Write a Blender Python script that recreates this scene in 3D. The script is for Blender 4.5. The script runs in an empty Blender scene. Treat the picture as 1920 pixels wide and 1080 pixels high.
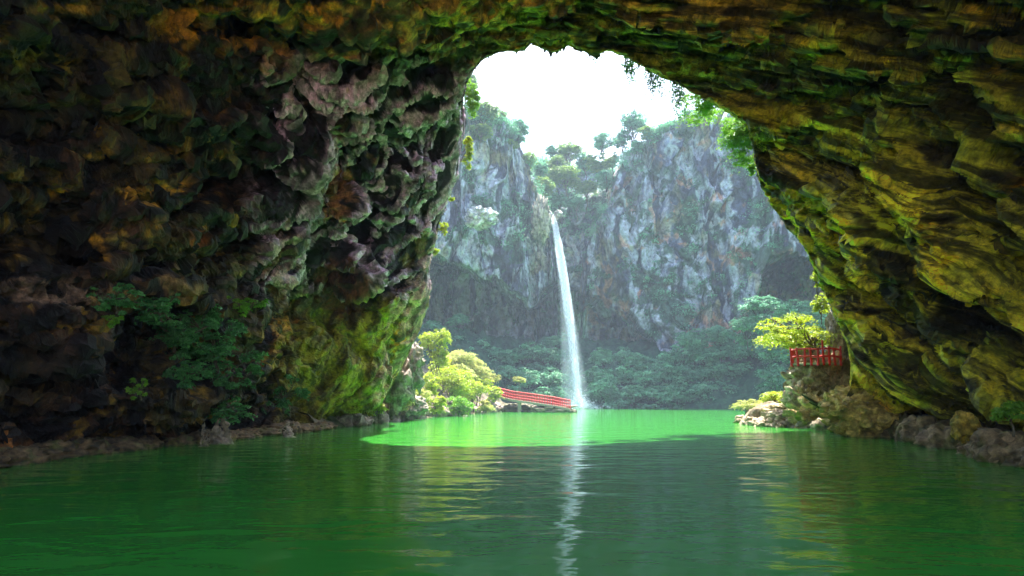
import bpy, bmesh, math, random
import numpy as np
from mathutils import Matrix, Vector

R = math.radians
scene = bpy.context.scene
COL = bpy.data.collections.new('place'); scene.collection.children.link(COL)
F = 1251.0                      # focal length in photo pixels (1920 wide)
PITCH = math.atan(205.0/1251.0)
CAMZ = 2.2
SUN_AZ, SUN_EL = R(23), R(65)   # azimuth to the right of +Y, elevation
cp, sp = math.cos(PITCH), math.sin(PITCH)

# ------------------------------------------------------------------ helpers
def P(px, py, Y):
    """point seen at photo pixel (px,py) whose world Y is Y (arrays welcome)"""
    u = (np.asarray(px, float)-960)/F; v = (540-np.asarray(py, float))/F
    dy = cp - v*sp; dz = sp + v*cp
    k = Y/dy
    return np.stack(np.broadcast_arrays(u*k, Y+0*k, CAMZ+dz*k), -1)
def W(px, py, z=0.0):
    u = (px-960)/F; v = (540-py)/F
    dy = cp - v*sp; dz = sp + v*cp
    k = (z-CAMZ)/dz
    return np.array([u*k, dy*k, z])
def proj(p):
    x, y, z = p[..., 0], p[..., 1], p[..., 2]-CAMZ
    d = y*cp + z*sp; up = -y*sp + z*cp
    d = np.where(d > .5, d, .5)
    return 960+F*x/d, 540-F*up/d
def ss(a, b, x):
    t = np.clip((x-a)/(b-a), 0, 1); return t*t*(3-2*t)
def lerp(a, b, t): return a+(b-a)*t

def _h(ix, iy, iz, s):
    h = (ix.astype(np.uint32)*np.uint32(73856093)) ^ (iy.astype(np.uint32)*np.uint32(19349663)) ^ (iz.astype(np.uint32)*np.uint32(83492791)) ^ np.uint32((s*2654435761) & 0xffffffff)
    h ^= h >> np.uint32(15); h = h*np.uint32(2246822519); h ^= h >> np.uint32(13); h = h*np.uint32(3266489917); h ^= h >> np.uint32(16)
    return h
from concurrent.futures import ThreadPoolExecutor
_EX = ThreadPoolExecutor(4)
def _par(fn, p, *a):
    p = np.asarray(p, np.float32)
    if p.ndim < 2 or p.size < 60000: return fn(p, *a)
    q = p.reshape(-1, 3); ch = np.array_split(q, max(4, len(q)//60000))
    r = np.concatenate(list(_EX.map(lambda c: fn(c, *a), ch)))
    return r.reshape(p.shape[:-1])
def noise(p, s=0): return _par(_noise, p, s)
def facet(p, s=0, tilt=.8): return _par(_facet, p, s, tilt)
def web(p, s=0): return _par(_web, p, s)
def _noise(p, s=0):
    """gradient noise about -1..1; p (...,3)"""
    p = np.asarray(p, np.float32)
    i = np.floor(p).astype(np.int32); f = p-i
    w = f*f*f*(f*(f*6-15)+10)
    out = 0
    for dx in (0, 1):
        for dy in (0, 1):
            for dz in (0, 1):
                h = _h(i[..., 0]+dx, i[..., 1]+dy, i[..., 2]+dz, s)
                gx = (h & np.uint32(1023)).astype(np.float32)/511.5-1
                gy = ((h >> np.uint32(10)) & np.uint32(1023)).astype(np.float32)/511.5-1
                gz = ((h >> np.uint32(20)) & np.uint32(1023)).astype(np.float32)/511.5-1
                g = gx*(f[..., 0]-dx)+gy*(f[..., 1]-dy)+gz*(f[..., 2]-dz)
                wx = w[..., 0] if dx else 1-w[..., 0]
                wy = w[..., 1] if dy else 1-w[..., 1]
                wz = w[..., 2] if dz else 1-w[..., 2]
                out = out+g*wx*wy*wz
    return out*1.5
def fbm(p, o=4, s=0, g=.5):
    a, t = 1., 0
    for k in range(o):
        t = t+a*noise(p, s+k*17); p = p*2.03+11.3; a *= g
    return t
def ridged(p, o=4, s=0, g=.5):
    a, t, n = 1., 0, 0
    for k in range(o):
        t = t+a*(1-2*np.abs(noise(p, s+k*13))); n += a; p = p*2.07+5.1; a *= g
    return t/n
def _facet(p, s=0, tilt=.8):
    """broken-rock noise: each cell is a randomly set, randomly tilted plane"""
    i = np.floor(p-.5).astype(np.int32); f = p-i
    best = np.full(p.shape[:-1], 9., np.float32); val = np.zeros_like(best)
    for dx in (0, 1):
        for dy in (0, 1):
            for dz in (0, 1):
                h = _h(i[..., 0]+dx, i[..., 1]+dy, i[..., 2]+dz, s)
                ox = (h & np.uint32(255)).astype(np.float32)/255
                oy = ((h >> np.uint32(8)) & np.uint32(255)).astype(np.float32)/255
                oz = ((h >> np.uint32(16)) & np.uint32(255)).astype(np.float32)/255
                vx, vy, vz = f[..., 0]-dx-.12-.76*ox, f[..., 1]-dy-.12-.76*oy, f[..., 2]-dz-.12-.76*oz
                d = vx*vx+vy*vy+vz*vz
                r = ((h >> np.uint32(24)) & np.uint32(255)).astype(np.float32)/127.5-1
                v = r*.6+tilt*(vx*(oy-.5)+vy*(oz-.5)+vz*(ox-.5))*2
                m = d < best
                best = np.where(m, d, best); val = np.where(m, v, val)
    return val
def _web(p, s=0):
    """distance to the nearest border between cells (0 on the border)"""
    i = np.floor(p-.5).astype(np.int32); f = p-i
    b1 = np.full(p.shape[:-1], 9., np.float32); b2 = b1.copy()
    for dx in (0, 1):
        for dy in (0, 1):
            for dz in (0, 1):
                h = _h(i[..., 0]+dx, i[..., 1]+dy, i[..., 2]+dz, s)
                ox = (h & np.uint32(255)).astype(np.float32)/255
                oy = ((h >> np.uint32(8)) & np.uint32(255)).astype(np.float32)/255
                oz = ((h >> np.uint32(16)) & np.uint32(255)).astype(np.float32)/255
                vx, vy, vz = f[..., 0]-dx-.12-.76*ox, f[..., 1]-dy-.12-.76*oy, f[..., 2]-dz-.12-.76*oz
                d = np.sqrt(vx*vx+vy*vy+vz*vz)
                m = d < b1
                b2 = np.where(m, b1, np.minimum(b2, d)); b1 = np.where(m, d, b1)
    return b2-b1
def frame(p, n, cell, a=None):
    """coordinates of p in a bedding frame: normal n, cell sizes (along normal, along dip, along strike)"""
    n = np.array(n, float); n /= np.linalg.norm(n)
    a = np.array(a if a is not None else (0, 1, 0), float); a = a-n*a.dot(n); a /= np.linalg.norm(a)
    b = np.cross(n, a)
    return np.stack([p@n/cell[0], p@a/cell[1], p@b/cell[2]], -1)

def mesh_np(name, verts, faces, mat, col=None, parent=None, smooth=True):
    me = bpy.data.meshes.new(name)
    verts = np.ascontiguousarray(verts, np.float32).reshape(-1, 3)
    faces = np.ascontiguousarray(faces, np.int32); k = faces.shape[1]; nf = len(faces)
    me.vertices.add(len(verts)); me.vertices.foreach_set('co', verts.ravel())
    me.loops.add(nf*k); me.loops.foreach_set('vertex_index', faces.ravel())
    me.polygons.add(nf)
    me.polygons.foreach_set('loop_start', np.arange(0, nf*k, k, dtype=np.int32))
    me.polygons.foreach_set('loop_total', np.full(nf, k, np.int32))
    me.polygons.foreach_set('use_smooth', np.full(nf, smooth))
    if col is not None:
        c = np.ones((len(verts), 4), np.float32); c[:, :3] = np.asarray(col).reshape(-1, 3)
        at = me.color_attributes.new('Col', 'FLOAT_COLOR', 'POINT'); at.data.foreach_set('color', c.ravel())
    me.update(calc_edges=True)
    if mat is not None: me.materials.append(mat)
    o = bpy.data.objects.new(name, me); COL.objects.link(o)
    if parent is not None: o.parent = parent
    return o
def grid_faces(n, m):
    i = np.arange((n-1)*(m-1)); r = i//(m-1); c = i % (m-1); a = r*m+c
    return np.stack([a, a+1, a+m+1, a+m], -1)
def grid_normals(g):
    du = np.gradient(g, axis=0); dv = np.gradient(g, axis=1)
    n = np.cross(du, dv); n /= np.linalg.norm(n, axis=-1, keepdims=True)+1e-9
    return n
def tag(o, label=None, cat=None, group=None, kind=None):
    if label: o['label'] = label
    if cat: o['category'] = cat
    if group: o['group'] = group
    if kind: o['kind'] = kind
    return o
def empty(name, loc, label, cat, group=None):
    o = bpy.data.objects.new(name, None); COL.objects.link(o); o.location = [float(v) for v in loc]
    o.empty_display_size = .3
    return tag(o, label, cat, group)
def mix3(a, b, t): return a+(b-a)*t[..., None]

# ------------------------------------------------------------------ materials
def newmat(name):
    m = bpy.data.materials.new(name); m.use_nodes = True; nt = m.node_tree
    return m, nt, nt.nodes['Principled BSDF']
def N(nt, typ, **kw):
    n = nt.nodes.new(typ)
    for k, v in kw.items():
        if k in n.inputs: n.inputs[k].default_value = v
        else: setattr(n, k, v)
    return n
def rock_mat(name, scale=3., bump=.12, rough=.75, spec=.4, var=.45, col=None):
    m, nt, b = newmat(name); L = nt.links.new
    tc = N(nt, 'ShaderNodeTexCoord')
    if col is None: src = N(nt, 'ShaderNodeAttribute', attribute_name='Col').outputs['Color']
    else:
        rgb = N(nt, 'ShaderNodeRGB'); rgb.outputs[0].default_value = (*col, 1); src = rgb.outputs[0]
    n1 = N(nt, 'ShaderNodeTexNoise', Scale=scale, Detail=9., Roughness=.72); L(tc.outputs['Object'], n1.inputs['Vector'])
    mr = N(nt, 'ShaderNodeMapRange'); mr.inputs[1].default_value = .38; mr.inputs[2].default_value = .62
    mr.inputs[3].default_value = 1-var; mr.inputs[4].default_value = 1+var
    L(n1.outputs[0], mr.inputs[0])
    mu = N(nt, 'ShaderNodeVectorMath', operation='SCALE'); L(src, mu.inputs[0]); L(mr.outputs[0], mu.inputs['Scale'])
    L(mu.outputs[0], b.inputs['Base Color'])
    n2 = N(nt, 'ShaderNodeTexNoise', Scale=scale, Detail=10., Roughness=.7); L(tc.outputs['Object'], n2.inputs['Vector'])
    ad = N(nt, 'ShaderNodeMath', operation='MULTIPLY'); L(n2.outputs[0], ad.inputs[0]); ad.inputs[1].default_value = 1.
    bu = N(nt, 'ShaderNodeBump', Strength=1., Distance=bump); L(ad.outputs[0], bu.inputs['Height']); L(bu.outputs[0], b.inputs['Normal'])
    b.inputs['Roughness'].default_value = rough; b.inputs['Specular IOR Level'].default_value = spec
    return m
def leaf_mat(name, c1, c2, trans=.35, rough=.45, spec=.4):
    m, nt, b = newmat(name); L = nt.links.new
    at = N(nt, 'ShaderNodeAttribute', attribute_name='Col')
    mx = N(nt, 'ShaderNodeMix', data_type='RGBA'); mx.inputs[6].default_value = (*c1, 1); mx.inputs[7].default_value = (*c2, 1)
    sx = N(nt, 'ShaderNodeSeparateColor'); L(at.outputs['Color'], sx.inputs[0]); L(sx.outputs[0], mx.inputs[0])
    L(mx.outputs[2], b.inputs['Base Color']); b.inputs['Roughness'].default_value = rough; b.inputs['Specular IOR Level'].default_value = spec
    tr = N(nt, 'ShaderNodeBsdfTranslucent'); L(mx.outputs[2], tr.inputs['Color'])
    ms = N(nt, 'ShaderNodeMixShader'); ms.inputs[0].default_value = trans
    L(b.outputs[0], ms.inputs[1]); L(tr.outputs[0], ms.inputs[2]); L(ms.outputs[0], nt.nodes['Material Output'].inputs['Surface'])
    return m
def plain(name, c, rough=.5, bump=0, scale=20, spec=.4):
    m, nt, b = newmat(name); L = nt.links.new
    tc = N(nt, 'ShaderNodeTexCoord'); n1 = N(nt, 'ShaderNodeTexNoise', Scale=scale, Detail=6.); L(tc.outputs['Object'], n1.inputs['Vector'])
    mr = N(nt, 'ShaderNodeMapRange'); mr.inputs[3].default_value = .65; mr.inputs[4].default_value = 1.25; L(n1.outputs[0], mr.inputs[0])
    rgb = N(nt, 'ShaderNodeRGB'); rgb.outputs[0].default_value = (*c, 1)
    mu = N(nt, 'ShaderNodeVectorMath', operation='SCALE'); L(rgb.outputs[0], mu.inputs[0]); L(mr.outputs[0], mu.inputs['Scale']); L(mu.outputs[0], b.inputs['Base Color'])
    b.inputs['Roughness'].default_value = rough; b.inputs['Specular IOR Level'].default_value = spec
    if bump:
        bu = N(nt, 'ShaderNodeBump', Strength=1., Distance=bump); L(n1.outputs[0], bu.inputs['Height']); L(bu.outputs[0], b.inputs['Normal'])
    return m

M_CAVE = rock_mat('cave_rock', 2.6, .3, .6, .4, .5)
def cave_layers(m):
    nt = m.node_tree; L = nt.links.new; b = nt.nodes['Principled BSDF']; src = b.inputs['Base Color'].links[0].from_socket
    tc = N(nt, 'ShaderNodeTexCoord')
    wn = N(nt, 'ShaderNodeTexNoise', Scale=.35, Detail=3.); L(tc.outputs['Object'], wn.inputs['Vector'])
    ws = N(nt, 'ShaderNodeVectorMath', operation='SCALE'); ws.inputs['Scale'].default_value = .7; L(wn.outputs['Color'], ws.inputs[0])
    wa = N(nt, 'ShaderNodeVectorMath', operation='ADD'); L(tc.outputs['Object'], wa.inputs[0]); L(ws.outputs[0], wa.inputs[1])
    def dotn(v, k):
        d = N(nt, 'ShaderNodeVectorMath', operation='DOT_PRODUCT'); d.inputs[1].default_value = [x*k for x in v]; L(wa.outputs[0], d.inputs[0]); return d.outputs['Value']
    def layer(axes, rough, lo, hi, a_, b_):
        c = N(nt, 'ShaderNodeCombineXYZ')
        for i, (v, k) in enumerate(axes): L(dotn(v, k), c.inputs[i])
        n = N(nt, 'ShaderNodeTexNoise', Scale=1., Detail=7., Roughness=rough); L(c.outputs[0], n.inputs['Vector'])
        r = N(nt, 'ShaderNodeMapRange', interpolation_type='SMOOTHSTEP'); r.inputs[1].default_value = lo; r.inputs[2].default_value = hi; r.inputs[3].default_value = a_; r.inputs[4].default_value = b_
        L(n.outputs[0], r.inputs[0]); return r.outputs[0]
    bed = layer([((.07, -.62, .78), 2.0), ((0, .78, .62), .12), ((1, 0, 0), .22)], .64, .42, .56, .2, 1.6)
    iso = layer([((1, 0, 0), .9), ((0, 1, 0), .9), ((0, 0, 1), .6)], .66, .42, .58, .42, 1.35)
    sx = N(nt, 'ShaderNodeSeparateXYZ'); L(tc.outputs['Object'], sx.inputs[0])
    sm = N(nt, 'ShaderNodeMapRange', interpolation_type='SMOOTHSTEP'); sm.inputs[1].default_value = -1; sm.inputs[2].default_value = 6; L(sx.outputs[0], sm.inputs[0])
    mx = N(nt, 'ShaderNodeMix', data_type='FLOAT'); L(sm.outputs[0], mx.inputs[0]); L(iso, mx.inputs[2]); L(bed, mx.inputs[3])
    mu = N(nt, 'ShaderNodeVectorMath', operation='SCALE'); L(src, mu.inputs[0]); L(mx.outputs[0], mu.inputs['Scale']); L(mu.outputs[0], b.inputs['Base Color'])
cave_layers(M_CAVE)
M_CLIFF = rock_mat('cliff_rock', .7, .6, .8, .3, .6)
M_SHORE = rock_mat('shore_rock', 4., .12, .7, .35, .45)
M_BANK = rock_mat('bank_soil', 1.5, .25, .9, .2, .4)
M_RED = plain('red_paint', (.55, .018, .012), .45)
M_DECK = plain('deck_concrete', (.3, .28, .22), .85, .02, 6)
M_BARK = plain('bark', (.11, .085, .055), .9, .03, 14)
M_DARKBARK = plain('dark_bark', (.035, .04, .03), .9, .03, 14)
M_TWIG = plain('pale_bark', (.22, .2, .16), .9, .03, 14)
L_LIME = leaf_mat('lime_leaf', (.20, .30, .015), (.52, .60, .04), .4)
L_SAGE = leaf_mat('sage_leaf', (.24, .29, .08), (.56, .58, .18), .5)
L_GREEN = leaf_mat('green_leaf', (.09, .24, .02), (.26, .50, .05), .4)
L_DEEP = leaf_mat('deep_leaf', (.015, .10, .03), (.15, .42, .12), .3, .35, .5)
L_TEAL = leaf_mat('shade_leaf', (.012, .09, .055), (.26, .62, .36), .3, .5)
L_TOP = leaf_mat('ridge_leaf', (.07, .20, .06), (.30, .42, .08), .35)

# ------------------------------------------------------------------ water
def make_water():
    m, nt, b = newmat('green_water'); L = nt.links.new
    b.inputs['Base Color'].default_value = (.034, .235, .03, 1)
    b.inputs['Roughness'].default_value = .045; b.inputs['IOR'].default_value = 1.33; b.inputs['Specular IOR Level'].default_value = .12
    tc = N(nt, 'ShaderNodeTexCoord'); mp = N(nt, 'ShaderNodeMapping'); mp.inputs['Scale'].default_value = (.62, 1., 1.)
    L(tc.outputs['Object'], mp.inputs['Vector'])
    n1 = N(nt, 'ShaderNodeTexNoise', Scale=.75, Detail=2., Roughness=.45, Distortion=.5); L(mp.outputs[0], n1.inputs['Vector'])
    n2 = N(nt, 'ShaderNodeTexNoise', Scale=4.2, Detail=3., Roughness=.5, Distortion=.3); L(mp.outputs[0], n2.inputs['Vector'])
    n3 = N(nt, 'ShaderNodeTexNoise', Scale=.09, Detail=2.); L(tc.outputs['Object'], n3.inputs['Vector'])
    mr = N(nt, 'ShaderNodeMapRange'); mr.inputs[1].default_value = .35; mr.inputs[2].default_value = .65; mr.inputs[3].default_value = .25; L(n3.outputs[0], mr.inputs[0])
    mu = N(nt, 'ShaderNodeMath', operation='MULTIPLY'); L(n2.outputs[0], mu.inputs[0]); L(mr.outputs[0], mu.inputs[1])
    b1 = N(nt, 'ShaderNodeBump', Strength=1., Distance=.075); L(n1.outputs[0], b1.inputs['Height'])
    b2 = N(nt, 'ShaderNodeBump', Strength=1., Distance=.011); L(mu.outputs[0], b2.inputs['Height']); L(b1.outputs[0], b2.inputs['Normal'])
    L(b2.outputs[0], b.inputs['Normal'])
    g = np.array([[-260, -160, 0], [260, -160, 0], [260, 260, 0], [-260, 260, 0]])
    tag(mesh_np('water', g, [[0, 1, 2, 3]], m, smooth=False), 'calm opaque green pool water with fine ripples', None, None, 'structure')
    g2 = np.array([[-280, -180, -5], [280, -180, -5], [280, 280, -5], [-280, 280, -5]])
    tag(mesh_np('ground', g2, [[0, 1, 2, 3]], M_BANK, col=np.full((4, 3), .1), smooth=False), 'muddy bed under the green pool', None, None, 'structure')
make_water()
def bounce_slope():  # unseen pale sand slope, added to throw warm sunlight back into the cave
    xs = np.linspace(-70, 70, 90); ys = np.linspace(-6, -62, 60)
    X, Y = np.meshgrid(xs, ys); Z = -.8+(-6-Y)*.17
    G = np.stack([X, Y, Z], -1); G[..., 2] += fbm(G/6., 3, 700)*.5
    c = mix3(np.array((.42, .33, .2))*np.ones(G.shape), np.array((.62, .5, .33))*np.ones(G.shape), ss(-.4, .4, fbm(G/2., 3, 701)))
    tag(mesh_np('bounce_sand', G, grid_faces(*G.shape[:2]), M_BANK, col=c), 'unseen sand slope added behind the viewpoint to bounce warm light', None, None, 'structure')
bounce_slope()

# ------------------------------------------------------------------ cave shell
RIM = [(0, None), (1, 708, 791, 60), (1.5, 722, 745, 60), (2, 752, 690, 59.5), (2.4, 776, 640, 59), (2.7, 796, 592, 58), (3, 808, 540, 57), (3.3, 806, 500, 56),
       (3.7, 820, 445, 54.5), (4, 838, 385, 53.5), (4.4, 858, 330, 52), (4.8, 866, 275, 51), (5.2, 873, 225, 50), (5.6, 866, 180, 49), (6, 876, 145, 48),
       (6.5, 905, 108, 46.5), (7, 936, 93, 45), (7.3, 962, 94, 44.5), (7.5, 985, 90, 44.2), (7.62, 1001, 74, 44), (7.78, 1018, 90, 43.8), (7.95, 1036, 98, 43.5), (8.1, 1050, 92, 43.5),
       (8.22, 1070, 79, 43.5), (8.42, 1092, 93, 43.5), (8.6, 1112, 103, 43.7), (8.8, 1138, 93, 43.8), (9.1, 1172, 101, 44.2), (9.4, 1205, 122, 45), (9.8, 1250, 146, 46),
       (10.2, 1300, 172, 47), (10.6, 1352, 200, 48), (11, 1402, 232, 49), (11.4, 1416, 290, 50), (11.7, 1422, 335, 50.5), (12, 1446, 382, 51), (12.5, 1478, 428, 51.5),
       (13, 1510, 462, 52), (13.4, 1530, 510, 52.5), (13.8, 1552, 560, 53), (14.2, 1574, 610, 53), (14.6, 1590, 650, 53), (15, 1596, 700, 53.5), (15.5, 1590, 750, 53.5), (16, 1580, 797, 54), (17, None)]
SA = [(-13.8, 50, -3), (-13.7, 50, 0), (-14.2, 49, 3.5), (-13.8, 48, 7.5), (-12.5, 46, 12), (-10.5, 44, 17), (-7.5, 39.5, 20.7), (-3, 36.5, 22.6), (4, 35, 23.2), (9, 35.5, 22.8), (13.5, 37.5, 21.3),
      (17, 41, 18.5), (19, 42, 15), (20.6, 42.5, 11), (21.2, 43, 7.5), (21.2, 43, 3.5), (21, 43, 0), (21, 43, -3)]
SB = [(-16, 30, -3), (-16, 30, 0), (-16.5, 30, 3), (-16.5, 30, 7), (-16, 30, 11), (-14.8, 30, 15.3), (-12, 30, 19), (-6, 30, 21.8), (2, 30, 22.6), (8, 30, 22), (13.5, 30, 20),
      (17.5, 30, 16.5), (19.6, 30, 12.5), (20.6, 30, 8.5), (21, 30, 5), (21.5, 30, 2), (21.5, 30, 0), (21.5, 30, -3)]
def shift(S, Y, kx, kz, dx=0.):
    return [(x*kx+dx, Y, z*kz if z > 0 else z) for x, _, z in S]
SC = shift(SB, 22, .99, 1.0, -.8); SD = shift(SB, 14, 1.0, .98, -1.6); SE = shift(SB, 6, 1.02, 1.0, -1.8); SF = shift(SB, -1, 1.1, 1.1, -2); SG = shift(SB, -6, 1.4, 1.5, -2)
WALL = []
def wall_y(px, py, r=7):
    fx, fy, Y = WALL[0]; m = (abs(fx-px) < r) & (abs(fy-py) < r)
    return float(np.percentile(Y[m], 8)) if m.any() else None
def make_cave():
    NU = 1500
    uu = np.interp(np.linspace(0, 1, NU), [0, .06, .42, .58, .96, 1], [0, 1, 6.2, 9.8, 16, 17])
    def sect(S):
        S = np.array(S, float); k = np.clip(np.floor(uu).astype(int), 0, 16); t = (uu-k)[:, None]
        g = lambda i: S[np.clip(i, 0, 17)]
        p0, p1, p2, p3 = g(k-1), g(k), g(k+1), g(k+2)
        return .5*((2*p1)+(-p0+p2)*t+(2*p0-5*p1+4*p2-p3)*t*t+(-p0+3*p1-3*p2+p3)*t**3)
    rp = []; ru = []
    for r in RIM:
        if r[1] is None: continue
        ru.append(r[0]); rp.append(P(r[1], r[2], r[3]-3*ss(5.5, 6.8, r[0])*(1-ss(9.2, 10.8, r[0]))))
    rp = np.array(rp)
    ru = [0]+ru+[17]; rp = np.vstack([rp[0]-[0, 0, 3.5], rp, rp[-1]-[0, 0, 3.5]])
    rim = np.stack([np.interp(uu, ru, rp[:, k]) for k in range(3)], -1)
    ctr = np.array([4., 0, 9.]); rad = rim-ctr; rad[:, 1] = 0; rad /= np.linalg.norm(rad, axis=1, keepdims=True)
    flat = rad.copy(); flat[:, 2] *= np.where(flat[:, 2] > 0, 1, .0)
    R2 = rim+flat*1.6+[0, 1.2, 0]; R1 = rim+flat*7+[0, 0, 0]; R0 = rim+flat*26+[0, -16, 0]
    st = np.stack([R0, R1, R2, rim, sect(SA), sect(SB), sect(SC), sect(SD), sect(SE), sect(SF), sect(SG)])
    rows = []
    for s, n in enumerate((8, 20, 50, 190, 190, 250, 190, 60, 20, 12)):
        rows.append(s+np.arange(n)/n)
    vv = np.concatenate(rows+[np.array([10.])])
    k = np.clip(np.floor(vv).astype(int), 0, 9); t = (vv-k)[:, None, None]
    g = lambda i: st[np.clip(i, 0, 10)]
    p0, p1, p2, p3 = g(k-1), g(k), g(k+1), g(k+2)
    m1 = (p2-p0)*.5; m2 = (p3-p1)*.5
    k_ = (k == 2)[:, None, None]; m2 = np.where(k_, (p2-p1)*.6, m2)
    k_ = (k == 3)[:, None, None]; m1 = np.where(k_, (p2-p1)*.8, m1)
    G = (2*t**3-3*t**2+1)*p1+(t**3-2*t**2+t)*m1+(-2*t**3+3*t**2)*p2+(t**3-t**2)*m2
    VV = np.broadcast_to(vv[:, None], G.shape[:2]); UU = np.broadcast_to(uu[None], G.shape[:2])
    nrm = grid_normals(G)
    tow = np.array([1., 25, 8])-G
    if np.median(np.sum(nrm*tow, -1)) < 0: nrm = -nrm           # towards the void
    inner = ss(2.6, 3.6, VV)
    px, py = proj(G)
    side = ss(6.8, 8.6, UU)                                     # 0 left .. 1 right
    # pass 1: large forms
    big = fbm(G/9., 3, 3)*1.6
    d = big*(.25+.75*ss(2.9, 3.9, VV))
    def dent(x, y, rx, ry, a, rot=0.):
        c, s = math.cos(R(rot)), math.sin(R(rot))
        wx = px+14*noise(G/2.2, 91); wy = py+14*noise(G/2.2, 92)
        X = ((wx-x)*c+(wy-y)*s)/rx; Y_ = (-(wx-x)*s+(wy-y)*c)/ry
        r = X*X+Y_*Y_
        return -a*.85*(1-ss(0, 1.7, r))
    for q in [(480, 345, 110, 42, 4.5, -12), (682, 398, 34, 75, 3.2, 0), (618, 262, 26, 34, 1.8, 20), (735, 290, 28, 52, 2.2, 15), (620, 560, 62, 70, 2.4, -35),
              (235, 170, 150, 22, 3.5, 3), (60, 200, 120, 18, 2.5, 3), (110, 480, 170, 28, 3.5, 6), (140, 400, 60, 24, 2, 0), (240, 640, 110, 80, 3., 0), (90, 740, 100, 60, 2.5, 0), (470, 60, 60, 50, 2.5, 30), (560, 120, 40, 60, 2., 0),
              (760, 410, 20, 70, 1.5, 15), (440, 470, 60, 26, 2, -30), (560, 170, 30, 40, 1.6, 0), (500, 230, 36, 26, 1.6, -20), (590, 470, 22, 50, 1.8, 10), (655, 640, 20, 40, 1., 0),
              (1690, 785, 120, 26, 4.5, 8), (1850, 640, 70, 60, 2.5, 45), (1770, 615, 22, 62, 1.8, -35), (1690, 620, 50, 26, 1.5, 35), (1560, 250, 100, 16, 2, 12), (1420, 90, 90, 26, 2.5, 10),
              (1700, 150, 120, 14, 2., 8), (1880, 270, 90, 22, 3., 14), (1640, 235, 60, 18, 2., 20), (1500, 130, 60, 16, 2, 12), (1850, 60, 60, 22, 2., 5), (1760, 260, 80, 16, 2.2, 18), (1290, 60, 60, 30, 1.8, 30)]:
        d = d+dent(*q)*inner
    for q in [(770, 560, 26, 130, -1.3, 12), (705, 610, 20, 110, -1.0, 30), (610, 700, 90, 80, -1.6, 0), (330, 560, 160, 24, -1.4, 10), (1640, 690, 120, 60, -1.4, 35), (1700, 380, 110, 34, -1.3, 40), (1590, 480, 90, 22, -1., 50),
              (1590, 740, 50, 40, -1., 0), (300, 100, 120, 30, -1., 5), (830, 130, 60, 60, -.6, 0)]:
        d = d+dent(*q)*inner
    G = G+nrm*d[..., None]
    # pass 2: strata and folds
    nrm2 = grid_normals(G); sg = np.sign(np.sum(nrm2*nrm, -1, keepdims=True)); nrm2 = nrm2*sg
    wp = G+np.stack([fbm(G/5., 2, 40), fbm(G/5., 2, 50), fbm(G/5., 2, 60)], -1)*.6
    NB = (.07, -.57, .82); wp0 = wp
    def bend(q):
        q = q.copy(); q[..., 2] += .0146*np.maximum(14-q[..., 2], 0)**2; return q
    wr = bend(G+(wp-G)*.4)
    def saw(cell, seed, amp, nb=NB, wp=None):
        wp = wr if nb is NB else wp0
        q = frame(wp, nb, (1, 1, 1)); lo = frame(wp, nb, cell)
        x = q[..., 0]/cell[0]+1.3*fbm(np.stack([lo[..., 0]*.22, lo[..., 1], lo[..., 2]], -1), 2, seed)
        fr_ = x-np.floor(x); k = _h(np.floor(x).astype(np.int32), np.zeros(x.shape, np.int32), np.zeros(x.shape, np.int32), seed)
        brk = .35+.65*ss(-.45, .1, fbm(lo*np.array([.5, 1.3, 1.3]), 2, seed+3))
        return (np.where(fr_ < .9, (fr_/.9)**1.4, (1-fr_)/.1)-.4)*amp*brk*(.5+(k & np.uint32(255)).astype(np.float32)/255)
    NL = (.05, -.18, .97)
    fl = frame(wp, (.05, -.2, .97), (1.1, 3.8, 2.6))
    right = saw((2.7, 20, 11), 210, 2.6)+saw((1., 11, 6), 211, 1.35)+facet(frame(wr, NB, (1.3, 12, 6)), 5, .9)*.55+ridged(frame(wp, NB, (1.1, 9, 5)), 2, 8)*.3
    left = saw((3.2, 16, 9), 220, 1.9, NL)+saw((1.1, 8, 5), 221, .6, NL)+facet(frame(wp, NL, (1.6, 5, 3.4)), 15, 1.)*.7+ridged(wp/3., 2, 19)*.4
    def drp(q):
        z_ = q[..., 2]; l = np.stack([q[..., 0]*.5, q[..., 1]-.55*z_+.05*np.maximum(z_-13, 0)**2, z_*.17], -1)
        return l+np.stack([fbm(q/3.5, 2, 41), fbm(q/3.5, 2, 42), fbm(q/3.5, 2, 43)*.3], -1)*.5
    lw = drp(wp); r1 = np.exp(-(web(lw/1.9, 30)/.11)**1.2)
    drape = r1*1.5+facet(lw/2.2, 35, 1.2)*1.3+fbm(wp/4., 2, 39)*.9-.6
    moss_fold = facet(lw/2.6, 36, 1.2)*1.0+facet(lw/1.1, 34, 1.)*.35
    jx = px+40*noise(G/4., 70); jy = py+40*noise(G/4., 71)
    mD = ss(440, 540, jx)*(ss(40, 150, jy))*(1-ss(7.0, 7.6, UU))*(1-ss(540, 640, jy))
    mM = ss(520, 600, jx)*ss(540, 620, jy)*(1-side)
    def comb(l, d_, m_, r):
        l = l*(1-mD)+d_*mD; l = l*(1-mM)+m_*mM; return l*(1-side)+r*side
    edge = lerp(.45, 1., ss(3., 3.45, VV))*lerp(.6, 1, inner)
    d2 = comb(left, drape, moss_fold, right)*edge
    d2 = d2-(1-ss(0., 3.4, G[..., 2]))*lerp(.9, 2.2, side)*inner        # undercut at the waterline
    G = G+nrm2*d2[..., None]
    # even out the sheet where the big steps stretched it (slide along the surface only)
    r0_ = int(np.argmax(vv > 2.9)); r1_ = int(np.argmax(vv > 8.5))
    S = G[r0_:r1_].astype(np.float32); n_ = None
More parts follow.
